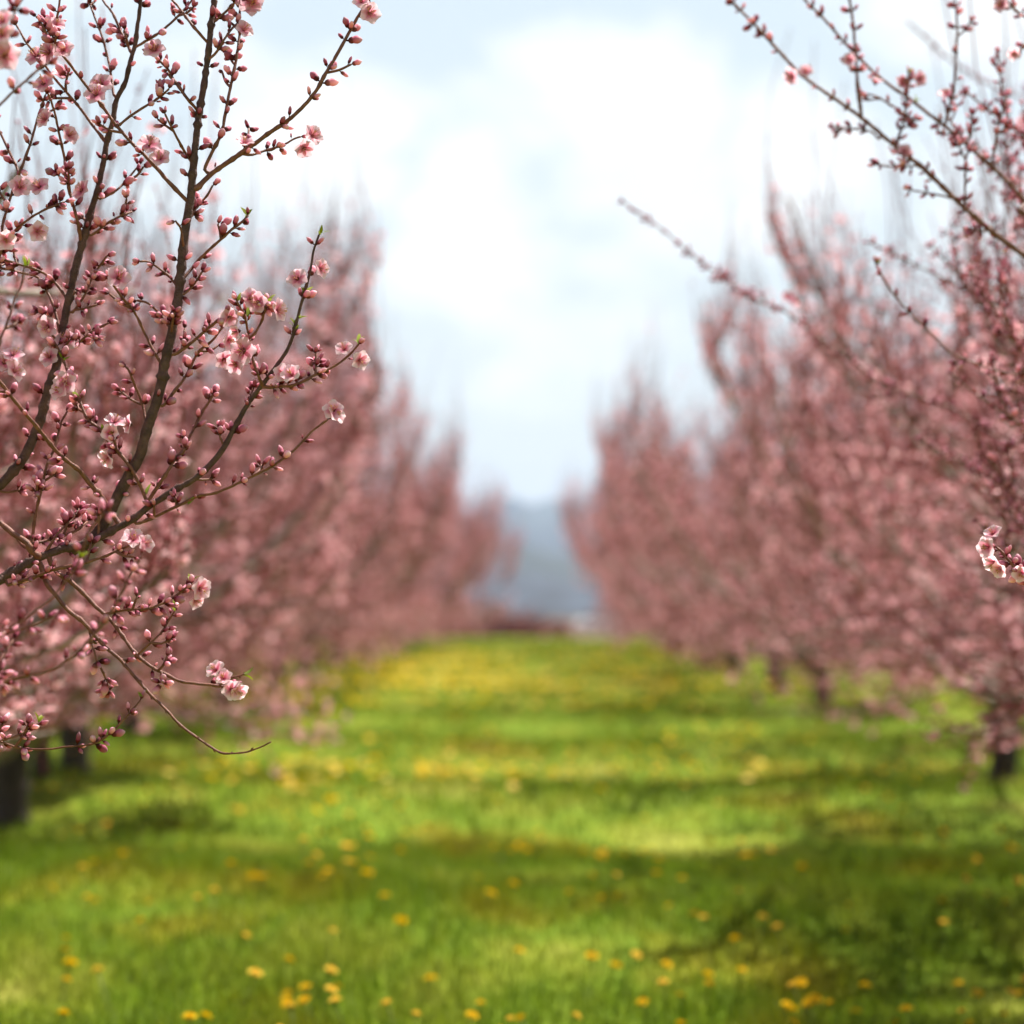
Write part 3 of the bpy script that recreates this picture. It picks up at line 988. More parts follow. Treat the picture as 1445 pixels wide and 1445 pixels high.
 dict(w=[(-1.08,3.05,1.0),(-.85,2.75,1.3)], p=[(-40,185),(0,149),(17,132),(39,112),(58,95),(68,90)], r=(3.0,2.0), d0=-.40, t=-.40, b=.5, q=1),
 dict(w=[(-.85,2.75,1.3),(-.74,2.62,1.48)], p=[(-12,90),(8,54),(16,35),(22,15),(31,0),(38,-16)], r=(3.2,2.0), d0=-.44, t=-.44, b=.5, q=1),
 dict(p=[(74,64),(78,40),(81,23),(85,0),(90,-18)], r=(2.4,1.8), t=0, b=.8),
]
LFLOWERS = [(5,33,3,-.44),(7,78,1,-.44),(4,52,3,-.44),(79,37,3),(70,74,1),(52,80,1),(89,72,2),(85,107,2),(62,118,0),(143,120,1),(136,134,1),(66,169,2),(97,192,2),(211,205,1),(226,225,2),(27,265,2),(56,265,1),(116,269,1),(219,72,2),
            (93,481,0),(68,461,1),(70,504,1),(6,512,0),(19,502,1),(19,525,2),(167,392,1),(52,326,2),(8,338,3),(92,540,1),(87,551,2),(153,611,3),(184,599,2),(155,644,3),(188,762,2),(204,768,2),(161,597,2),
            (351,10,1),(343,43,2),(357,3,0),(511,4,3),(521,19,2),(440,192,2),(429,209,1),(345,205,3),
            (353,421,1),(364,427,0),(390,438,2),(324,448,1),(337,467,3),(320,479,3),(343,495,0),(316,507,1),(333,514,1),(420,394,1),(451,379,2),(399,527,2),(413,531,3),(486,494,2),(507,508,2),(470,579,1),(471,588,3),
            (281,830,2),(275,846,2),(307,948,3),(316,958,3),(326,972,2),(334,972,3)]
LLEAVES = [(450,332),(506,486),(334,424),(377,428),(436,415),(415,458),(418,468),(350,304),(246,863),(270,824),(200,986),(54,1020),(340,945),(166,592),(117,560),(434,425),(434,455),(265,712),(97,503),(350,448),(196,700),(152,722),(113,788),(35,378)]
RB = [
 dict(k='limb', w=[(2.45, 4.62, .55), (2.1, 4.3, .85), (1.6, 4.05, 1.25), (1.15, 3.92, 1.50)], p=[(1470,372),(1445,360),(1410,336),(1365,298),(1313,249),(1279,221),(1254,201),(1220,173),(1192,152),(1158,128),(1130,107),(1099,73),(1068,38),(1030,0),(1018,-16),(995,-60)],
      r=[(0,30),(.4,14),(.52,6.5),(.7,5),(.85,3.4),(1,2)], d=(0,0), b=.55),
 dict(k='limb', w=[(2.45, 4.62, .58), (2.1, 4.35, 1.0), (1.5, 4.1, 1.52)], p=[(1480,318),(1445,284),(1414,249),(1376,215),(1348,190),(1317,166),(1282,138),(1248,114),(1213,83),(1185,52),(1158,21),(1137,0),(1120,-22)],
      r=[(0,28),(.4,10),(.5,5.5),(.75,4),(1,2)], d=(.02,.02), b=.8),
 dict(p=[(1216,170),(1211,131),(1208,87),(1204,35),(1199,0),(1194,-26)], r=(3.2,2), t=0, b=.7),
 dict(p=[(1362,296),(1362,242),(1365,215)], r=(2.4,1.8), t=0, b=.6),
 dict(p=[(1333,178),(1340,150),(1346,125),(1348,93),(1351,52),(1350,20),(1346,-12)], r=(2.6,1.8), t=0, b=.7),
 dict(p=[(1262,208),(1275,173),(1279,138),(1282,104)], r=(2.6,1.8), t=0, b=1.2),
 dict(p=[(1290,172),(1271,157),(1257,148),(1239,137),(1220,132)], r=(2.4,1.7), t=0, b=.6),
 dict(p=[(1366,207),(1349,184),(1338,165),(1334,148)], r=(2.4,1.8), t=0, b=1.2),
 dict(p=[(1398,240),(1401,221),(1407,184),(1413,159),(1421,137)], r=(2.4,1.8), t=0, b=1.1),
 dict(p=[(1362,205),(1371,187),(1372,163)], r=(2.2,1.7), t=0, b=1.2),
 dict(p=[(1240,196),(1225,184),(1180,180),(1174,178)], r=(2.0,1.6), t=0, b=.6),
 dict(p=[(1285,224),(1262,235),(1236,232)], r=(2.0,1.6), t=0, b=1.2),
 dict(p=[(1345,280),(1320,274),(1285,268)], r=(2.0,1.6), t=0, b=1.2),
 dict(w=[(1.5,4.1,1.52),(1.15,3.85,1.76)], p=[(1500,70),(1470,42),(1445,23),(1433,14),(1419,0),(1408,-14)], r=(3.2,2.2), d0=-.15, t=-.15, b=1.3),
 dict(p=[(1480,55),(1445,67),(1435,76)], r=(2.4,1.9), d0=-.15, t=-.15, b=1.4),
 dict(w=[(2.43,4.62,.62),(1.7,4.2,1.05)], p=[(1500,548),(1450,530),(1417,526),(1379,514),(1344,500),(1313,470),(1286,443),(1261,415),(1241,384),(1236,372)], r=(3.2,1.9), d0=.05, t=.05, b=.5),
 dict(w=[(2.45,4.62,.60),(1.8,4.7,.98)], p=[(1500,632),(1445,621),(1413,618),(1380,596),(1340,572),(1296,559),(1247,541),(1192,500),(1150,470),(1110,440),(1060,420),(1020,392),(980,362),(930,320),(880,285)], r=(3.4,1.7), d0=.9, t=1.3, b=1.1),
 dict(w=[(2.4,6.3,1.0),(1.9,6.15,1.75)], p=[(1500,160),(1445,138),(1382,111),(1331,76),(1282,31)], r=(2.2,1.6), d0=2.2, t=2.2, b=.4),
 dict(w=[(2.45,4.6,.62),(1.7,3.7,.80),(1.1,3.2,.90)], p=[(1500,868),(1462,830),(1445,811),(1427,794),(1415,780),(1407,773)], r=(3.2,2.2), d0=-.80, t=-.80, b=1.4),
]
_r = np.random.RandomState(44)
for _k in range(15):                           # more of the near right tree's branches, reaching up and in from the right
    _y = 215 + 47 * _k + _r.uniform(-20, 20)
    _d = _r.uniform(.05, .9)
    _l = _r.uniform(130, 330) * (1.0 if _k > 4 else .6)
    _a = math.radians(_r.uniform(18, 58))
    _p = [(1500, _y)]
    for _q in range(4):
        _a += _r.uniform(-.12, .2)
        _p.append((_p[-1][0] - _l / 4 * math.cos(_a), _p[-1][1] - _l / 4 * math.sin(_a)))
    _z = 1.02 + (830 - _y) / FPX * (3.85 + _d)
    RB.append(dict(w=[(2.45, 4.62, .58), (1.85, 4.5, .58 + .55 * (_z - .58)), (1.35, 4.0 + _d * .9, .58 + .85 * (_z - .58))], p=_p, r=(3.4, 1.7), d0=_d, t=_d + _r.uniform(-.1, .1), b=_r.uniform(.7, 1.3)))
    _m = _p[2]
    RB.append(dict(p=[_m, (_m[0] - 14, _m[1] - 34), (_m[0] - 22, _m[1] - 75 - 30 * _r.rand())], r=(2.2, 1.6), t=0, b=1.1))
RFLOWERS = [(1119,107,2),(1137,103,3),(1199,85,2),(1276,215,2),(1112,420,1),(1120,428,2),(1335,135,2),(1297,111,1),(1272,120,2),(1235,118,3),(1402,754,2,-.8),(1396,772,3,-.8),(1404,792,3,-.8),(1412,802,3,-.8),(1441,808,3,-.8),(1390,385,1),(1398,372,2),(1432,75,3,-.15),(1414,8,2,-.15),(1405,455,1,.3)]
RLEAVES = [(1384,752),(1430,782),(1236,372),(1282,104),(1315,120)]


def near_tree(root, D0, branches, flowers, leaves, seed, bud_label, extra):
    rng = np.random.RandomState(seed)
    S = FPX / D0
    rootw = np.array(root.location)
    limbs = []                                   # (object, world polyline)
    every = []                                   # (polyline, radii)
    bp, bd, bs, bi = [], [], [], []
    lp, ld = [], []

    def nearest_depth(px, py):
        best, bdz = 1e9, D0
        for P, _ in every:
            u, v = to_px(P)
            q = np.hypot(u - px, v - py) + np.where(P[:, 1] < D0 - .3, 30, 0)
            i = int(np.argmin(q))
            if q[i] < best:
                best, bdz = q[i], P[i, 1]
        return bdz if best < 40 else D0

    def put_buds(P, rr, dens, s0=.12, soft=0):
        seg = np.r_[0, np.cumsum(np.linalg.norm(np.diff(P, axis=0), axis=1))]
        Lg = seg[-1]
        s = s0 * Lg + rng.uniform(0, .012)
        T, U, W = frames(P)
        ang = rng.uniform(0, 6)
        while s < Lg:
            f = min(len(P) - 2, int(np.searchsorted(seg, s) - 1))
            f = max(f, 0)
            t = (s - seg[f]) / max(1e-6, seg[f + 1] - seg[f])
            p = P[f] * (1 - t) + P[f + 1] * t
            r = rr[f] * (1 - t) + rr[f + 1] * t
            n = rng.choice([1, 1, 2, 2, 3, 4])
            if rng.rand() < .26:
                n = 0
            for k in range(n):
                ang += 2.4 + rng.uniform(-.5, .5)
                a = R(rng.uniform(38, 78))
                rad = U[f] * math.cos(ang) + W[f] * math.sin(ang)
                d = norm(T[f] * math.cos(a) + rad * math.sin(a) + np.array((0, 0, .12)))
                q_ = rng.rand()
                kind_ = rng.choice([0, 2]) if q_ < .84 else 1
                ln = rng.uniform(.0100, .0150) * (.55 if q_ < .14 else 1.0 if q_ < .84 else 1.18)
                bp.append(p + rad * r * .9 + d * .0025)
                bd.append(d)
                bs.append(ln * 1.06)
                bi.append(kind_)
            s += rng.uniform(.009, .021) / max(.05, dens * 1.1)
        if dens > .3:
            for k in range(rng.choice([1, 2, 2])):
                d = norm(T[-1] + rng.normal(0, .45, 3))
                bp.append(P[-1] + d * .002)
                bd.append(d)
                bs.append(rng.uniform(.010, .014))
                bi.append(rng.randint(3))
        elif dens > 0:
            lp.append(P[-1])
            ld.append(T[-1])

    trunkP = smooth_line(np.array(extra['trunk']), .05)
    g_ = Geo()
    a = np.arange(14) * 2 * np.pi / 14
    rr = np.interp(np.linspace(0, 1, len(trunkP)), [0, .3, 1], [.13, .095, .08])[:, None] * (1 + .08 * np.cos(3 * a)[None] + .04 * rng.normal(0, 1, (len(trunkP), 14)))
    tube(g_, trunkP, rr, 14)
    g_.build('trunk', [M_TRUNK], root, loc=trunkP[0])

    for br in branches:
        p = np.array(br['p'], float)
        seg = np.r_[0, np.cumsum(np.hypot(*np.diff(p, axis=0).T))]
        u = seg / seg[-1]
        if 'd' in br:
            d0, d1 = D0 + br['d'][0], D0 + br['d'][1]
        else:
            d0 = D0 + br['d0'] if 'd0' in br else nearest_depth(*p[0])
            d1 = d0 + br.get('t', 0) - br.get('d0', 0) if 'd0' in br else d0 + br.get('t', 0) + rng.uniform(-.03, .03)
        dep = d0 + (d1 - d0) * u + .012 * np.sin(u * 5 + rng.uniform(0, 6)) * (u > .05)
        Wp = np.array([ray_pt(a_, b_, c_) for (a_, b_), c_ in zip(p, dep)])
        if every and 'w' not in br and 'd0' not in br:
            cand = np.concatenate([q for q, _ in every])
            dist = np.linalg.norm(cand - Wp[0], axis=1)
            if .004 < dist.min() < .12:
                Wp = np.vstack([cand[np.argmin(dist)][None], Wp])
        if 'w' in br:
            Wp = np.vstack([np.array(br['w']), Wp])
        P = smooth_line(Wp, .006)
        n = len(P)
        t = np.linspace(0, 1, n)
        if isinstance(br['r'], list):
            rad = np.interp(t, [q[0] for q in br['r']], [q[1] for q in br['r']]) / S
        else:
            rad = (br['r'][0] + (br['r'][1] - br['r'][0]) * t ** .8) / S * (d0 / D0)
        rad = rad * .86
        # knots and slight kinks where buds once grew
        wob = np.cumsum(rng.normal(0, 1, (n, 3)), 0)
        wob -= np.linspace(0, 1, n)[:, None] * wob[-1]
        P = P + wob * .00022
        kn = 1 + .05 * rng.normal(0, 1, n)
        for k in range(max(1, n // 5)):
            c = rng.randint(n)
            kn[c] += rng.uniform(.1, .38)
        rad = rad * kn
        every.append((P, rad))
        is_limb = br.get('k') == 'limb'
        par = root
        if not is_limb and limbs:
            par = min(limbs, key=lambda q: np.min(np.linalg.norm(q[1] - P[0], axis=1)))[0]
        g_ = Geo()
        tube(g_, P, rad, 12 if is_limb else 8, 0, rng.rand())
        # short spurs
        L_ = np.sum(np.linalg.norm(np.diff(P, axis=0), axis=1))
        T, U, W = frames(P)
        inframe = (to_px(P)[0] > -40) & (to_px(P)[0] < 1485)
        nsp = int(L_ / .062 * min(1, br['b'] + .15) * (.75 if is_limb else .8)) if br['b'] > .05 else 0
        for k in range(nsp):
            f = rng.randint(int(n * .12), max(int(n * .12) + 1, int(n * .92)))
            if not inframe[f]:
                continue
            an = rng.uniform(0, 6.28)
            rd = U[f] * math.cos(an) + W[f] * math.sin(an)
            d = norm(T[f] * .6 + rd + np.array((0, 0, .2)))
            ln = rng.uniform(.012, .042)
            e = norm(d + np.array((0, 0, .3)) + rng.normal(0, .2, 3))
            SP = smooth_line(np.array([P[f], P[f] + d * ln * .5, P[f] + d * ln * .5 + e * ln * .5]), .006)
            tube(g_, SP, np.linspace(.0021, .0016, len(SP)), 6, 1 if is_limb else 0, rng.rand())
            put_buds(SP, np.full(len(SP), .0016), 1.4, .3)
        if br['b'] == 0:                             # bare shoot: leaf scars and tiny dormant buds
            for f in range(6, n - 1, 5):
                an = rng.uniform(0, 6.28)
                rd = U[f] * math.cos(an) + W[f] * math.sin(an)
                ln = rng.uniform(.0025, .005)
                tube(g_, np.array([P[f], P[f] + (rd + T[f] * .6) * ln * .5, P[f] + (rd * .8 + T[f]) * ln]), [.0016, .0013, .0004], 5, 0, rng.rand())
        o = g_.build('limb' if is_limb else 'twig', [M_LIMB if is_limb and D0 < 3.5 else M_TWIG, M_TWIG], par, loc=P[0])
        if is_limb:
            limbs.append((o, P))
        if is_limb:
            w0 = max(0, int(np.argmax(inframe)))
            put_buds(P[w0:], rad[w0:], br['b'], .1)
        elif br['b'] > 0:
            put_buds(P, rad, br['b'], .10)
    # open blossoms
    vdir = np.array((0, -1, .15))
    fl = [(*f, 0)[:4] for f in flowers]
    for (px, py, ty, dd) in fl:
        best, bpnt = 1e9, None
        for P, rd in every:
            if dd < -.3 and P[-1, 1] > D0 - .25:
                continue
            if dd >= -.3 and P[-1, 1] < D0 - .25:
                continue
            u, v = to_px(P)
            q = np.hypot(u - px, v - py)
            i = int(np.argmin(q))
            if q[i] < best:
                best, bpnt = q[i], P[i]
        dep = bpnt[1] if best < 60 else D0 + dd
        c = ray_pt(px, py, dep - rng.uniform(.004, .014))
        away = norm(c - bpnt) if best < 60 else np.array((0, -.5, .5))
        z = norm(away * .8 + vdir * {0: 1.3, 1: .9, 2: .45, 3: .2}[ty] + rng.normal(0, .22, 3) + np.array((0, 0, .12)))
        Mx = basis(z[None], rng)[0]
        m1, m2, m3 = BLOSSOMS[ty]
        sc_ = rng.uniform(.95, 1.25)
        o = bpy.data.objects.new('blossom', m1)
        COL.objects.link(o)
        o.parent = root
        M4 = Matrix([[*(Mx[r_] * sc_), 0] for r_ in range(3)] + [[0, 0, 0, 1]])
        M4.translation = Vector(c - rootw)
        o.matrix_local = M4
        for nm, me in (('stamen_tuft', m2), ('calyx', m3)):
            s_ = bpy.data.objects.new(nm, me)
            COL.objects.link(s_)
            s_.parent = o
    for (px, py) in leaves:
        best, bpnt = 1e9, None
        for P, rd in every:
            u, v = to_px(P)
            q = np.hypot(u - px, v - py)
            i = int(np.argmin(q))
            if q[i] < best:
                best, bpnt = q[i], P[i]
        if best < 40:
            lp.append(ray_pt(px, py, bpnt[1]) if best < 6 else bpnt)
            ld.append(norm(rng.normal(0, .4, 3) + np.array((.3, 0, .8))))
    for p, d in zip(lp, ld):
        o = bpy.data.objects.new('leaf', LEAF)
        COL.objects.link(o)
        o.parent = root
        M4 = Matrix([[*(row * rng.uniform(.8, 1.2)), 0] for row in basis(np.array(d)[None], rng)[0]] + [[0, 0, 0, 1]])
        M4.translation = Vector(np.array(p) - rootw)
        o.matrix_local = M4
    # buds: the hundred that show largest one by one, the rest together
    bp, bd, bs, bi = np.array(bp), np.array(bd), np.array(bs), np.array(bi)
    u, v = to_px(bp)
    score = bs / bp[:, 1] * ((u > 5) & (u < 1440) & (v > 5) & (v < 1440))
    order = np.argsort(-score)
    RM = basis(bd, rng)
    for i in order[:100]:
        o = bpy.data.objects.new('bud', BUDMESH[bi[i]][rng.randint(6)])
        COL.objects.link(o)
        o.parent = root
        M4 = Matrix([[*(RM[i][r_] * bs[i]), 0] for r_ in range(3)] + [[0, 0, 0, 1]])
        M4.translation = Vector(bp[i] - rootw)
        o.matrix_local = M4
    g_ = Geo()
    rest = order[100:]
    for k in range(3):
        q = rest[bi[rest] == k]
        g_.inst(BUDS[k], RM[q] * bs[q][:, None, None], bp[q], rng.rand(len(q)), 0)
    o = g_.build('bud_cover', [M_BUD], root, loc=rootw)
    o['kind'] = 'stuff'
    print('near tree buds', len(bp))
    # the side of the crown that lies outside and behind the picture's sharp branches
    T = gen_tree(extra['seed'], extra['h'], extra['spread'], 10, .08, 1.0, extra['keep'], rootw, .72)
    mt, ml, mc, mb = tree_meshes(T)
    for nm, me in [('limb', q) for q in ml] + [('crown', mc), ('blossom_cover', mb)]:
        o = bpy.data.objects.new(nm, me)
        COL.objects.link(o)
        o.parent = root
        if nm == 'blossom_cover':
            o['kind'] = 'stuff'


BUDMESH = []
for k in range(3):
    row = []
    for q in range(6):
        g = Geo()
        g.inst(BUDS[k], np.eye(3)[None], np.zeros((1, 3)), np.array([.04 + .18 * q]), 0)
        row.append(g.mesh('bud', [M_BUD]))
    BUDMESH.append(row)


def keep_left(P):
    u, v = to_px(P)
    return bool(np.all((u < -40) | (P[:, 1] > 3.75) | (P[:, 1] < .2)))


def keep_right(P):
    u, v = to_px(P)
    return bool(np.all((u > 1490) | (P[:, 1] > 4.9) | ((P[:, 1] > 4.15) & (v > 330) & (u > 1120)) | ((P[:, 1] > 4.3) & (v > 110) & (u > 1260)) | (P[:, 1] < .2)))


root = empty('peach_tree', (-2.5, 3.06, float(gz(-2.5, 3.06))))
tag(root, 'nearest peach tree, sharp budding branches and open pink blossoms reaching in from the left edge', 'tree', 'peach trees in the left row')
near_tree(root, 3.0, LB, LFLOWERS, LLEAVES, 5, '', dict(trunk=[(-2.5, 3.06, -.12), (-2.49, 3.06, .15), (-2.45, 3.06, .54)], seed=91, h=2.2, spread=1.9, keep=keep_left))
root = empty('peach_tree', (2.5, 4.62, float(gz(2.5, 4.62))))
tag(root, 'nearest peach tree on the right, thin budding branches crossing the sky at the upper right', 'tree', 'peach trees in the right row')
near_tree(root, 3.85, RB, RFLOWERS, RLEAVES, 8, '', dict(trunk=[(2.5, 4.62, -.12), (2.5, 4.62, .2), (2.45, 4.62, .60)], seed=95, h=2.3, spread=1.8, keep=keep_right))

# ------------------------------------------------------------------ meadow
rng = np.random.RandomState(3)


def blades(n, ylo, yhi, power, hmin, hmax, wd):
    u = rng.rand(n)
    y = (ylo ** power + u * (yhi ** power - ylo ** power)) ** (1 / power)
    x = rng.uniform(-1, 1, n) * np.minimum(.30 * y + 1.0, 9.0)
    cl = np.sin(3.1 * x + 1.7 * y) * np.sin(2.3 * y - 1.1 * x) * .5 + .5
    h = rng.uniform(hmin, hmax, n) * (.55 + .75 * cl)
    az = rng.uniform(0, 2 * np.pi, n)
    lean = rng.uniform(.1, .75, n)
    base = np.stack([x, y, gz(x, y) - .01], 1)
    dx = np.stack([np.cos(az), np.sin(az), np.zeros(n)], 1)
    sd_ = np.stack([-np.sin(az), np.cos(az), np.zeros(n)], 1)
    up = np.array([[0, 0, 1.0]])
    w_ = (wd * rng.uniform(.7, 1.3, n))[:, None]
    m = base + up * (h * .55)[:, None] + dx * (h * lean * .25)[:, None]
    tp = base + up * (h * (1 - .25 * lean))[:, None] + dx * (h * lean * .8)[:, None]
    V = np.stack([base - sd_ * w_, base + sd_ * w_, m - sd_ * w_ * .75, m + sd_ * w_ * .75, tp], 1).reshape(-1, 3)
    k = np.arange(n)[:, None] * 5
    f4 = k + np.array([[0, 1, 3, 2]])
    f3 = k + np.array([[2, 3, 4]])
    uv = np.stack([np.repeat(rng.rand(n), 5), np.tile([0, 0, .55, .55, 1], n)], 1)
    return V, f3, f4, uv


g = Geo()
for args in ((190000, 3.2, 9, 1.6, .025, .085, .0021), (80000, 8, 20, 1.6, .03, .09, .005), (60000, 18, 46, 1.6, .04, .09, .010)):
    V, f3, f4, uv = blades(*args)
    g.add(V, f3, f4, 0, uv)
tag(g.build('grass', [M_GRASS]), kind='stuff')


def dandelion_mesh(i):
    r_ = np.random.RandomState(200 + i)
    g_ = Geo()
    V, F, vv = [], [], []
    for ring, (nk, rr_, zz_, hw) in enumerate(((14, .019, .001, .0042), (12, .014, .006, .004), (8, .008, .010, .0035))):
        for k in range(nk):
            a = 2 * math.pi * (k + .5 * ring) / nk + r_.uniform(-.1, .1)
            c, s = math.cos(a), math.sin(a)
            q = rr_ * r_.uniform(.88, 1.1)
            b = len(V)
            V += [(.002 * c + hw * .4 * s, .002 * s - hw * .4 * c, 0), (.002 * c - hw * .4 * s, .002 * s + hw * .4 * c, 0),
                  (q * c - hw * s * .8, q * s + hw * c * .8, zz_ + .002), (q * c + hw * s * .8, q * s - hw * c * .8, zz_ + .002)]
            vv += [.7, .7, 1, 1]
            F.append((b, b + 1, b + 2, b + 3))
    g_.add(np.array(V), None, F, 0, np.stack([np.full(len(V), .3 + .2 * i), vv], 1))
    head = g_.mesh('dandelion', [M_DANDELION])
    h = (.07, .11, .15)[i]
    g2 = Geo()
    tube(g2, np.array([(.004, .003, -h), (.002, 0, -h * .5), (0, 0, -.001)]), [.0022, .002, .0022], 5, 0, .5)
    g2.inst(revolve([(0, .2), (.4, .8), (1, .75)], 8), np.eye(3)[None] * .006, np.array([[0, 0, -.006]]), np.array([.5]))
    return head, g2.mesh('stem', [M_STEM]), h


DAND = [dandelion_mesh(i) for i in range(3)]


def ground_at(px, py):
    """ground point seen at a photo pixel"""
    d0 = FPX * CAMZ / max(3.0, py - HY)
    return HX, d0


def put_dandelion(x, y, lab, grp):
    i = rng.randint(3)
    head, stem, h = DAND[i]
    o = bpy.data.objects.new('dandelion', head)
    COL.objects.link(o)
    o.location = (x, y, float(gz(x, y)) + h - .005)
    o.rotation_euler = (rng.uniform(-.5, .5) - .1, rng.uniform(-.5, .5), rng.uniform(0, 6.28))
    k = rng.uniform(.62, .95)
    o.scale = (k, k, k)
    o.location.z = float(gz(x, y)) + h * k - .008
    tag(o, lab, 'flower', grp)
    s = bpy.data.objects.new('stem', stem)
    COL.objects.link(s)
    s.parent = o


CLUMPS = [  # photo position, count, spread (m across, m along), label
    (1420, 1372, 9, .07, .16, 'orange yellow dandelion in the clump at the lower right corner'),
    (1140, 1385, 7, .06, .14, 'yellow dandelion in the clump beside bright green weeds, bottom right of centre'),
    (735, 1425, 9, .08, .14, 'yellow dandelion in the clump at the bottom centre'),
    (905, 1395, 3, .04, .10, 'yellow dandelion of the small group right of the bottom centre clump'),
    (1270, 1415, 1, .01, .01, 'lone orange dandelion between the two bottom right clumps'),
    (540, 1420, 4, .06, .10, 'yellow dandelion left of the bottom centre clump'),
    (430, 1365, 8, .10, .25, 'yellow dandelion in the loose group at the lower left of the alley'),
    (95, 1290, 4, .06, .30, 'yellow dandelion near the left edge of the meadow'),
    (490, 1220, 9, .16, .4, 'yellow dandelion on the pale grass left of the brown patch'),
    (735, 1180, 3, .05, .15, 'yellow dandelion in the middle of the mown alley'),
    (900, 1200, 7, .20, .4, 'yellow dandelion right of the alley middle, before the pale strip'),
    (985, 1152, 8, .12, .6, 'yellow dandelion of the upright scatter right of the alley'),
    (1065, 1310, 6, .08, .25, 'yellow dandelion left of the bright green weeds'),
    (1395, 1270, 3, .05, .15, 'yellow dandelion in the dark grass at the right edge'),
    (1325, 1075, 9, .20, .5, 'yellow dandelion left of the stout black trunk'),
    (1200, 1140, 8, .25, .5, 'yellow dandelion on the pale strip left of the right trunk'),
    (70, 1110, 3, .08, .3, 'yellow dandelion at the foot of the left trunks'),
    (400, 1100, 9, .4, 1.2, 'yellow dandelion in the patch beyond the hanging bare twig'),
]
for (px, py, n, sx, sy, lab) in CLUMPS:
    d = FPX * (CAMZ - .08) / (py - HY)
    x = (px - HX) / FPX * d
    for k in range(n):
        put_dandelion(x + rng.normal(0, sx), d + rng.normal(0, sy), lab, 'dandelions: ' + ' '.join(lab.split()[2:]))
left = 300 - sum(c[2] for c in CLUMPS)
for k in range(left):
    y = 4.2 + 9.5 * rng.rand() ** 1.2
    x = rng.uniform(-1, 1) * .22 * y
    put_dandelion(x, y, 'small yellow dandelion scattered singly in the grass of the alley', 'dandelions scattered in the alley')
# thick drifts of yellow flowers farther up the alley
g = Geo()
PATCH = [(480, 965, 420, .8, 2.0), (560, 940, 280, .6, 2.5), (735, 1080, 36, .35, .6), (1000, 1062, 50, .35, 1.0), (850, 968, 220, .7, 2.0), (1010, 955, 200, .9, 2.6),
         (500, 1085, 50, .45, 1.1), (620, 930, 300, .8, 3.0), (900, 925, 260, .8, 3.5), (700, 960, 200, .6, 2.0), (380, 1100, 30, .4, .9)]
tp, rnds = [], []
for (px, py, n, sx, sy) in PATCH:
    d = FPX * (CAMZ - .08) / (py - HY)
    x0_ = (px - HX) / FPX * d
    xx, yy = x0_ + rng.normal(0, sx, n), d + rng.normal(0, sy, n)
    tp.append(np.stack([xx, yy, gz(xx, yy) + rng.uniform(.06, .12, n)], 1))
tp = np.concatenate(tp)
tp = tp[(tp[:, 1] > 9) & (tp[:, 1] < 44)]
n = len(tp)
zz = norm(np.stack([rng.normal(0, .35, n), rng.normal(-.15, .35, n), np.ones(n)], 1))
disc = (np.array([(0, 0, .3)] + [(math.cos(a), math.sin(a), 0) for a in np.arange(8) * math.pi / 4]), np.array([(0, 1 + k, 1 + (k + 1) % 8) for k in range(8)]), np.zeros((0, 4), int), np.array([.5] + [1.0] * 8))
g.inst(disc, basis(zz, rng) * rng.uniform(.017, .028, n)[:, None, None], tp, rng.rand(n), 0)
stemT = (np.array([(-.0015, 0, 0), (.0015, 0, 0), (.0015, 0, 1), (-.0015, 0, 1)]), np.zeros((0, 3), int), np.array([(0, 1, 2, 3)]), np.array([0, 0, 1, 1.0]))
hh = tp[:, 2] - gz(tp[:, 0], tp[:, 1])
SM = np.repeat(np.eye(3)[None], n, 0)
SM[:, 2, 2] = hh
g.inst(stemT, SM, tp - np.stack([0 * hh, 0 * hh, hh], 1), rng.rand(n), 1)
tag(g.build('flower_drift', [M_DANDELION, M_STEM], smooth=False), kind='stuff')

# ------------------------------------------------------------------ beyond the orchard
M_REDTWIG = leafy('shrub_red_leaf', [(0.0, (0.18, 0.06, 0.045)), (1.0, (0.34, 0.12, 0.09))], .3)
M_EVERG = leafy('shrub_dark_leaf', [(0.0, (0.08, 0.09, 0.05)), (1.0, (0.15, 0.16, 0.10))], .2)


def shrub(name, x, y, wx, wy, h, mat, lab, cat, grp=None, n=2600, seed=1):
    r_ = np.random.RandomState(seed)
    root_ = empty(name, (x, y, float(gz(x, y))))
    tag(root_, lab, cat, grp)
    gs = Geo()
    for k in range(9):
        a = r_.uniform(0, 6.28)
        e = np.array((math.cos(a) * wx * .35, math.sin(a) * wy * .35, h * r_.uniform(.6, .95)))
        tube(gs, smooth_line(np.array([(0, 0, -.1), e * .5 + np.array((0, 0, h * .08)), e]), .2), [.04 * h * (1 - .8 * q) for q in np.linspace(0, 1, len(smooth_line(np.array([(0, 0, -.1), e * .5 + np.array((0, 0, h * .08)), e]), .2)))], 5)
    gs.build('stem', [M_TRUNK], root_)
    cc = r_.normal(0, 1, (26, 3))
    cc = norm(cc) * r_.uniform(.25, .8, (26, 1))
    p = cc[r_.randint(26, size=n)] + r_.normal(0, .20, (n, 3))
    p[:, 2] = np.abs(p[:, 2])
    p = p * np.array((wx * .5, wy * .5, h * .85))
    gl = Geo()
    q = (np.array([(-.5, 0, 0), (.5, 0, 0), (.5, 1, .1), (-.5, 1, .1)]), np.zeros((0, 3), int), np.array([(0, 1, 2, 3)]), np.array([0, 0, 1, 1.0]))
    gl.inst(q, basis(r_.normal(0, 1, (n, 3)), r_) * (r_.uniform(.05, .11, n) * math.sqrt(h * wx) * .6)[:, None, None], p, r_.rand(n), 0)
    gl.build('crown', [mat], root_, smooth=False)
    return root_


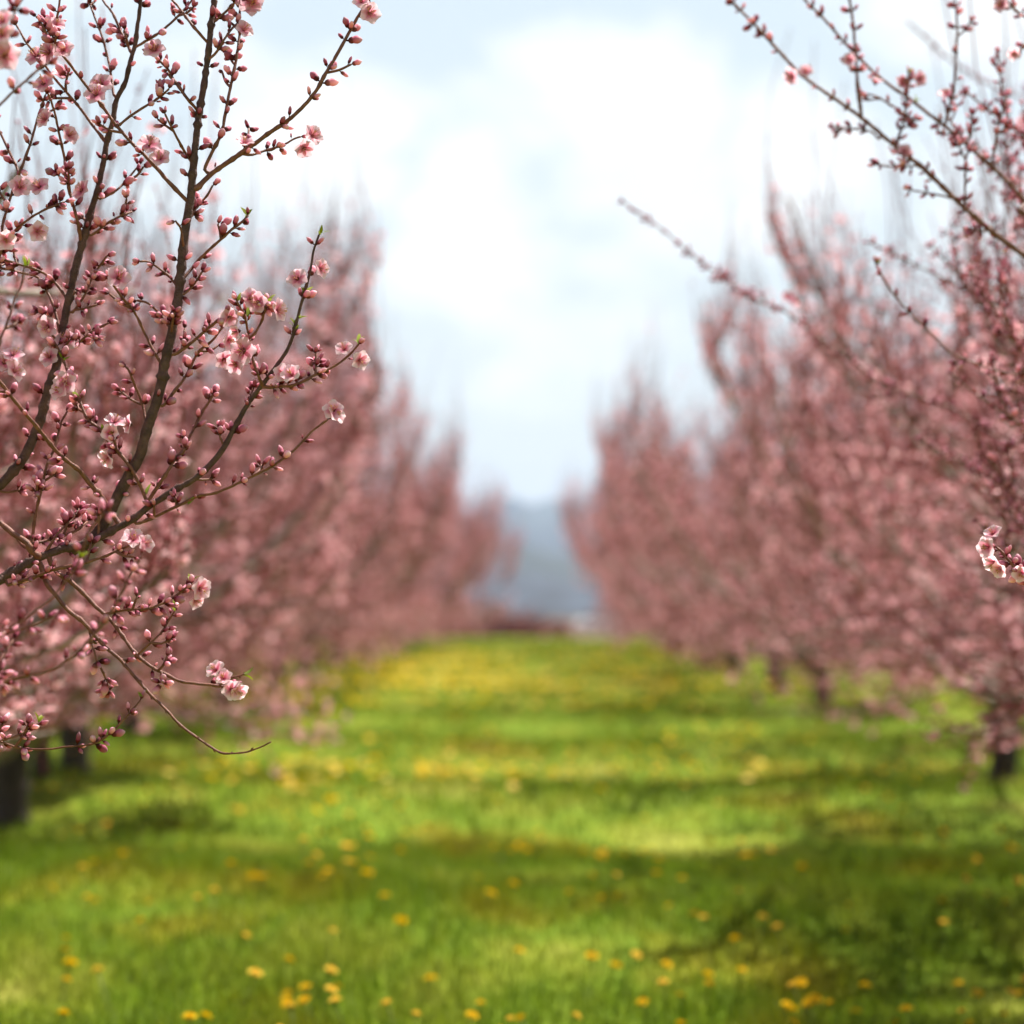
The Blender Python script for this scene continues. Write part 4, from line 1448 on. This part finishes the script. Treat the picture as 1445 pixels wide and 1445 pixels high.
for i, (px, wx, h, lab) in enumerate(((640, 3.4, 1.55, 'reddish bare shrub at the foot of the left row, leftmost of the low hedge'), (695, 3.4, 1.85, 'reddish bare shrub below the dark evergreen at the alley end'),
                                 (738, 3.6, 2.15, 'tallest reddish bare shrub in the middle of the alley end'), (778, 3.0, 1.55, 'reddish bare shrub at the alley end, next left of the white car'))):
    y = 108 + i * 1.5
    shrub('bare_shrub', (px - HX) / FPX * y, y, wx, 2.0, h, M_REDTWIG, lab, 'shrub', 'low reddish shrubs closing the alley', 2200, 60 + i)
shrub('evergreen_tree', (693 - HX) / FPX * 128, 128, 2.6, 2.4, 2.6, M_EVERG, 'dark green round tree beyond the left row at the alley end', 'tree', None, 3200, 70)


def car(x, y, rz):
    root_ = empty('parked_car', (x, y, float(gz(x, y))))
    root_.rotation_euler.z = rz
    root_.scale = (1.22, 1.22, 1.22)
    tag(root_, 'small white car parked beyond the orchard at the end of the right row', 'car')
    prof = [(-2.05, .35), (-2.1, .62), (-2.0, .92), (-1.55, 1.0), (-1.15, 1.02), (-.62, 1.42), (-.35, 1.50), (.75, 1.50), (1.15, 1.42), (1.75, 1.02), (2.02, .95), (2.1, .6), (2.05, .35)]
    hw = [.72, .80, .80, .82, .83, .66, .62, .62, .64, .80, .78, .80, .72]
    g_ = Geo()
    V = [(a, -b, c) for (a, c), b in zip(prof, hw)] + [(a, b, c) for (a, c), b in zip(prof, hw)]
    n_ = len(prof)
    F4 = [(i, i + 1, n_ + i + 1, n_ + i) for i in range(n_ - 1)] + [(n_ - 1, 0, n_, 2 * n_ - 1)]
    V += [(a, -.86, .55) for a, _ in prof] + [(a, .86, .55) for a, _ in prof]
    # sides as fans to a belt point
    V += [(0, -.88, .8), (0, .88, .8)]
    c1, c2 = len(V) - 2, len(V) - 1
    F3 = [(c1, i + 1, i) for i in range(n_ - 1)] + [(c1, 0, n_ - 1)] + [(c2, n_ + i, n_ + i + 1) for i in range(n_ - 1)] + [(c2, 2 * n_ - 1, n_)]
    g_.add(V, F3, F4)
    g_.build('body', [M_WHITE], root_, smooth=False)

    def slab(name, pts, m, nrm, th_=.012):
        gg = Geo()
        p = np.array(pts, float)
        q = p + np.array(nrm) * th_
        gg.add(np.vstack([p, q]), None, [(3, 2, 1, 0), (4, 5, 6, 7)] + [(i, (i + 1) % 4, 4 + (i + 1) % 4, 4 + i) for i in range(4)])
        return gg.build(name, [m], root_, smooth=False)
    slab('windscreen', [(-1.12, -.72, 1.08), (-1.12, .72, 1.08), (-.66, .58, 1.42), (-.66, -.58, 1.42)], M_GLASS, (-.05, 0, .04), 1.0)
    slab('rear_window', [(1.70, .70, 1.09), (1.70, -.70, 1.09), (1.20, -.56, 1.40), (1.20, .56, 1.40)], M_GLASS, (.05, 0, .04), 1.0)
    for s in (-1, 1):
        for (xa, xb) in ((-.85, .1), (.18, 1.25)):
            slab('side_window', [(xa, s * .80, 1.06), (xb, s * .80, 1.06), (xb - .12, s * .70, 1.38), (xa + .28, s * .70, 1.38)], M_GLASS, (0, s * .08, .03), 1.0)
        slab('tail_light', [(2.04, s * .55, .75), (2.04, s * .76, .75), (2.02, s * .76, .90), (2.02, s * .55, .90)], M_LAMP, (.04, 0, 0), 1.0)
        slab('headlight', [(-2.08, s * .5, .68), (-2.08, s * .74, .68), (-2.04, s * .74, .84), (-2.04, s * .5, .84)], M_RIM, (-.04, 0, 0), 1.0)
        for xw in (-1.3, 1.3):
            gw = Geo()
            prof_ = [(-.10, .22), (-.10, .30), (-.06, .325), (.06, .325), (.10, .30), (.10, .22)]
            V_, f3_, f4_, v_ = revolve(prof_, 20)
            V_ = V_[:, [0, 2, 1]] + np.array((xw, s * .80, .325))
            gw.add(V_, f3_, f4_)
            wo = gw.build('wheel', [M_TYRE], root_)
            gr = Geo()
            V_, f3_, f4_, v_ = revolve([(-.115, .05), (-.115, .2), (.115, .2), (.115, .05)], 16)
            gr.add(V_[:, [0, 2, 1]] + np.array((xw, s * .80, .325)), f3_, f4_)
            gr.build('rim', [M_RIM], wo)


car((852 - HX) / FPX * 198, 198, R(35))
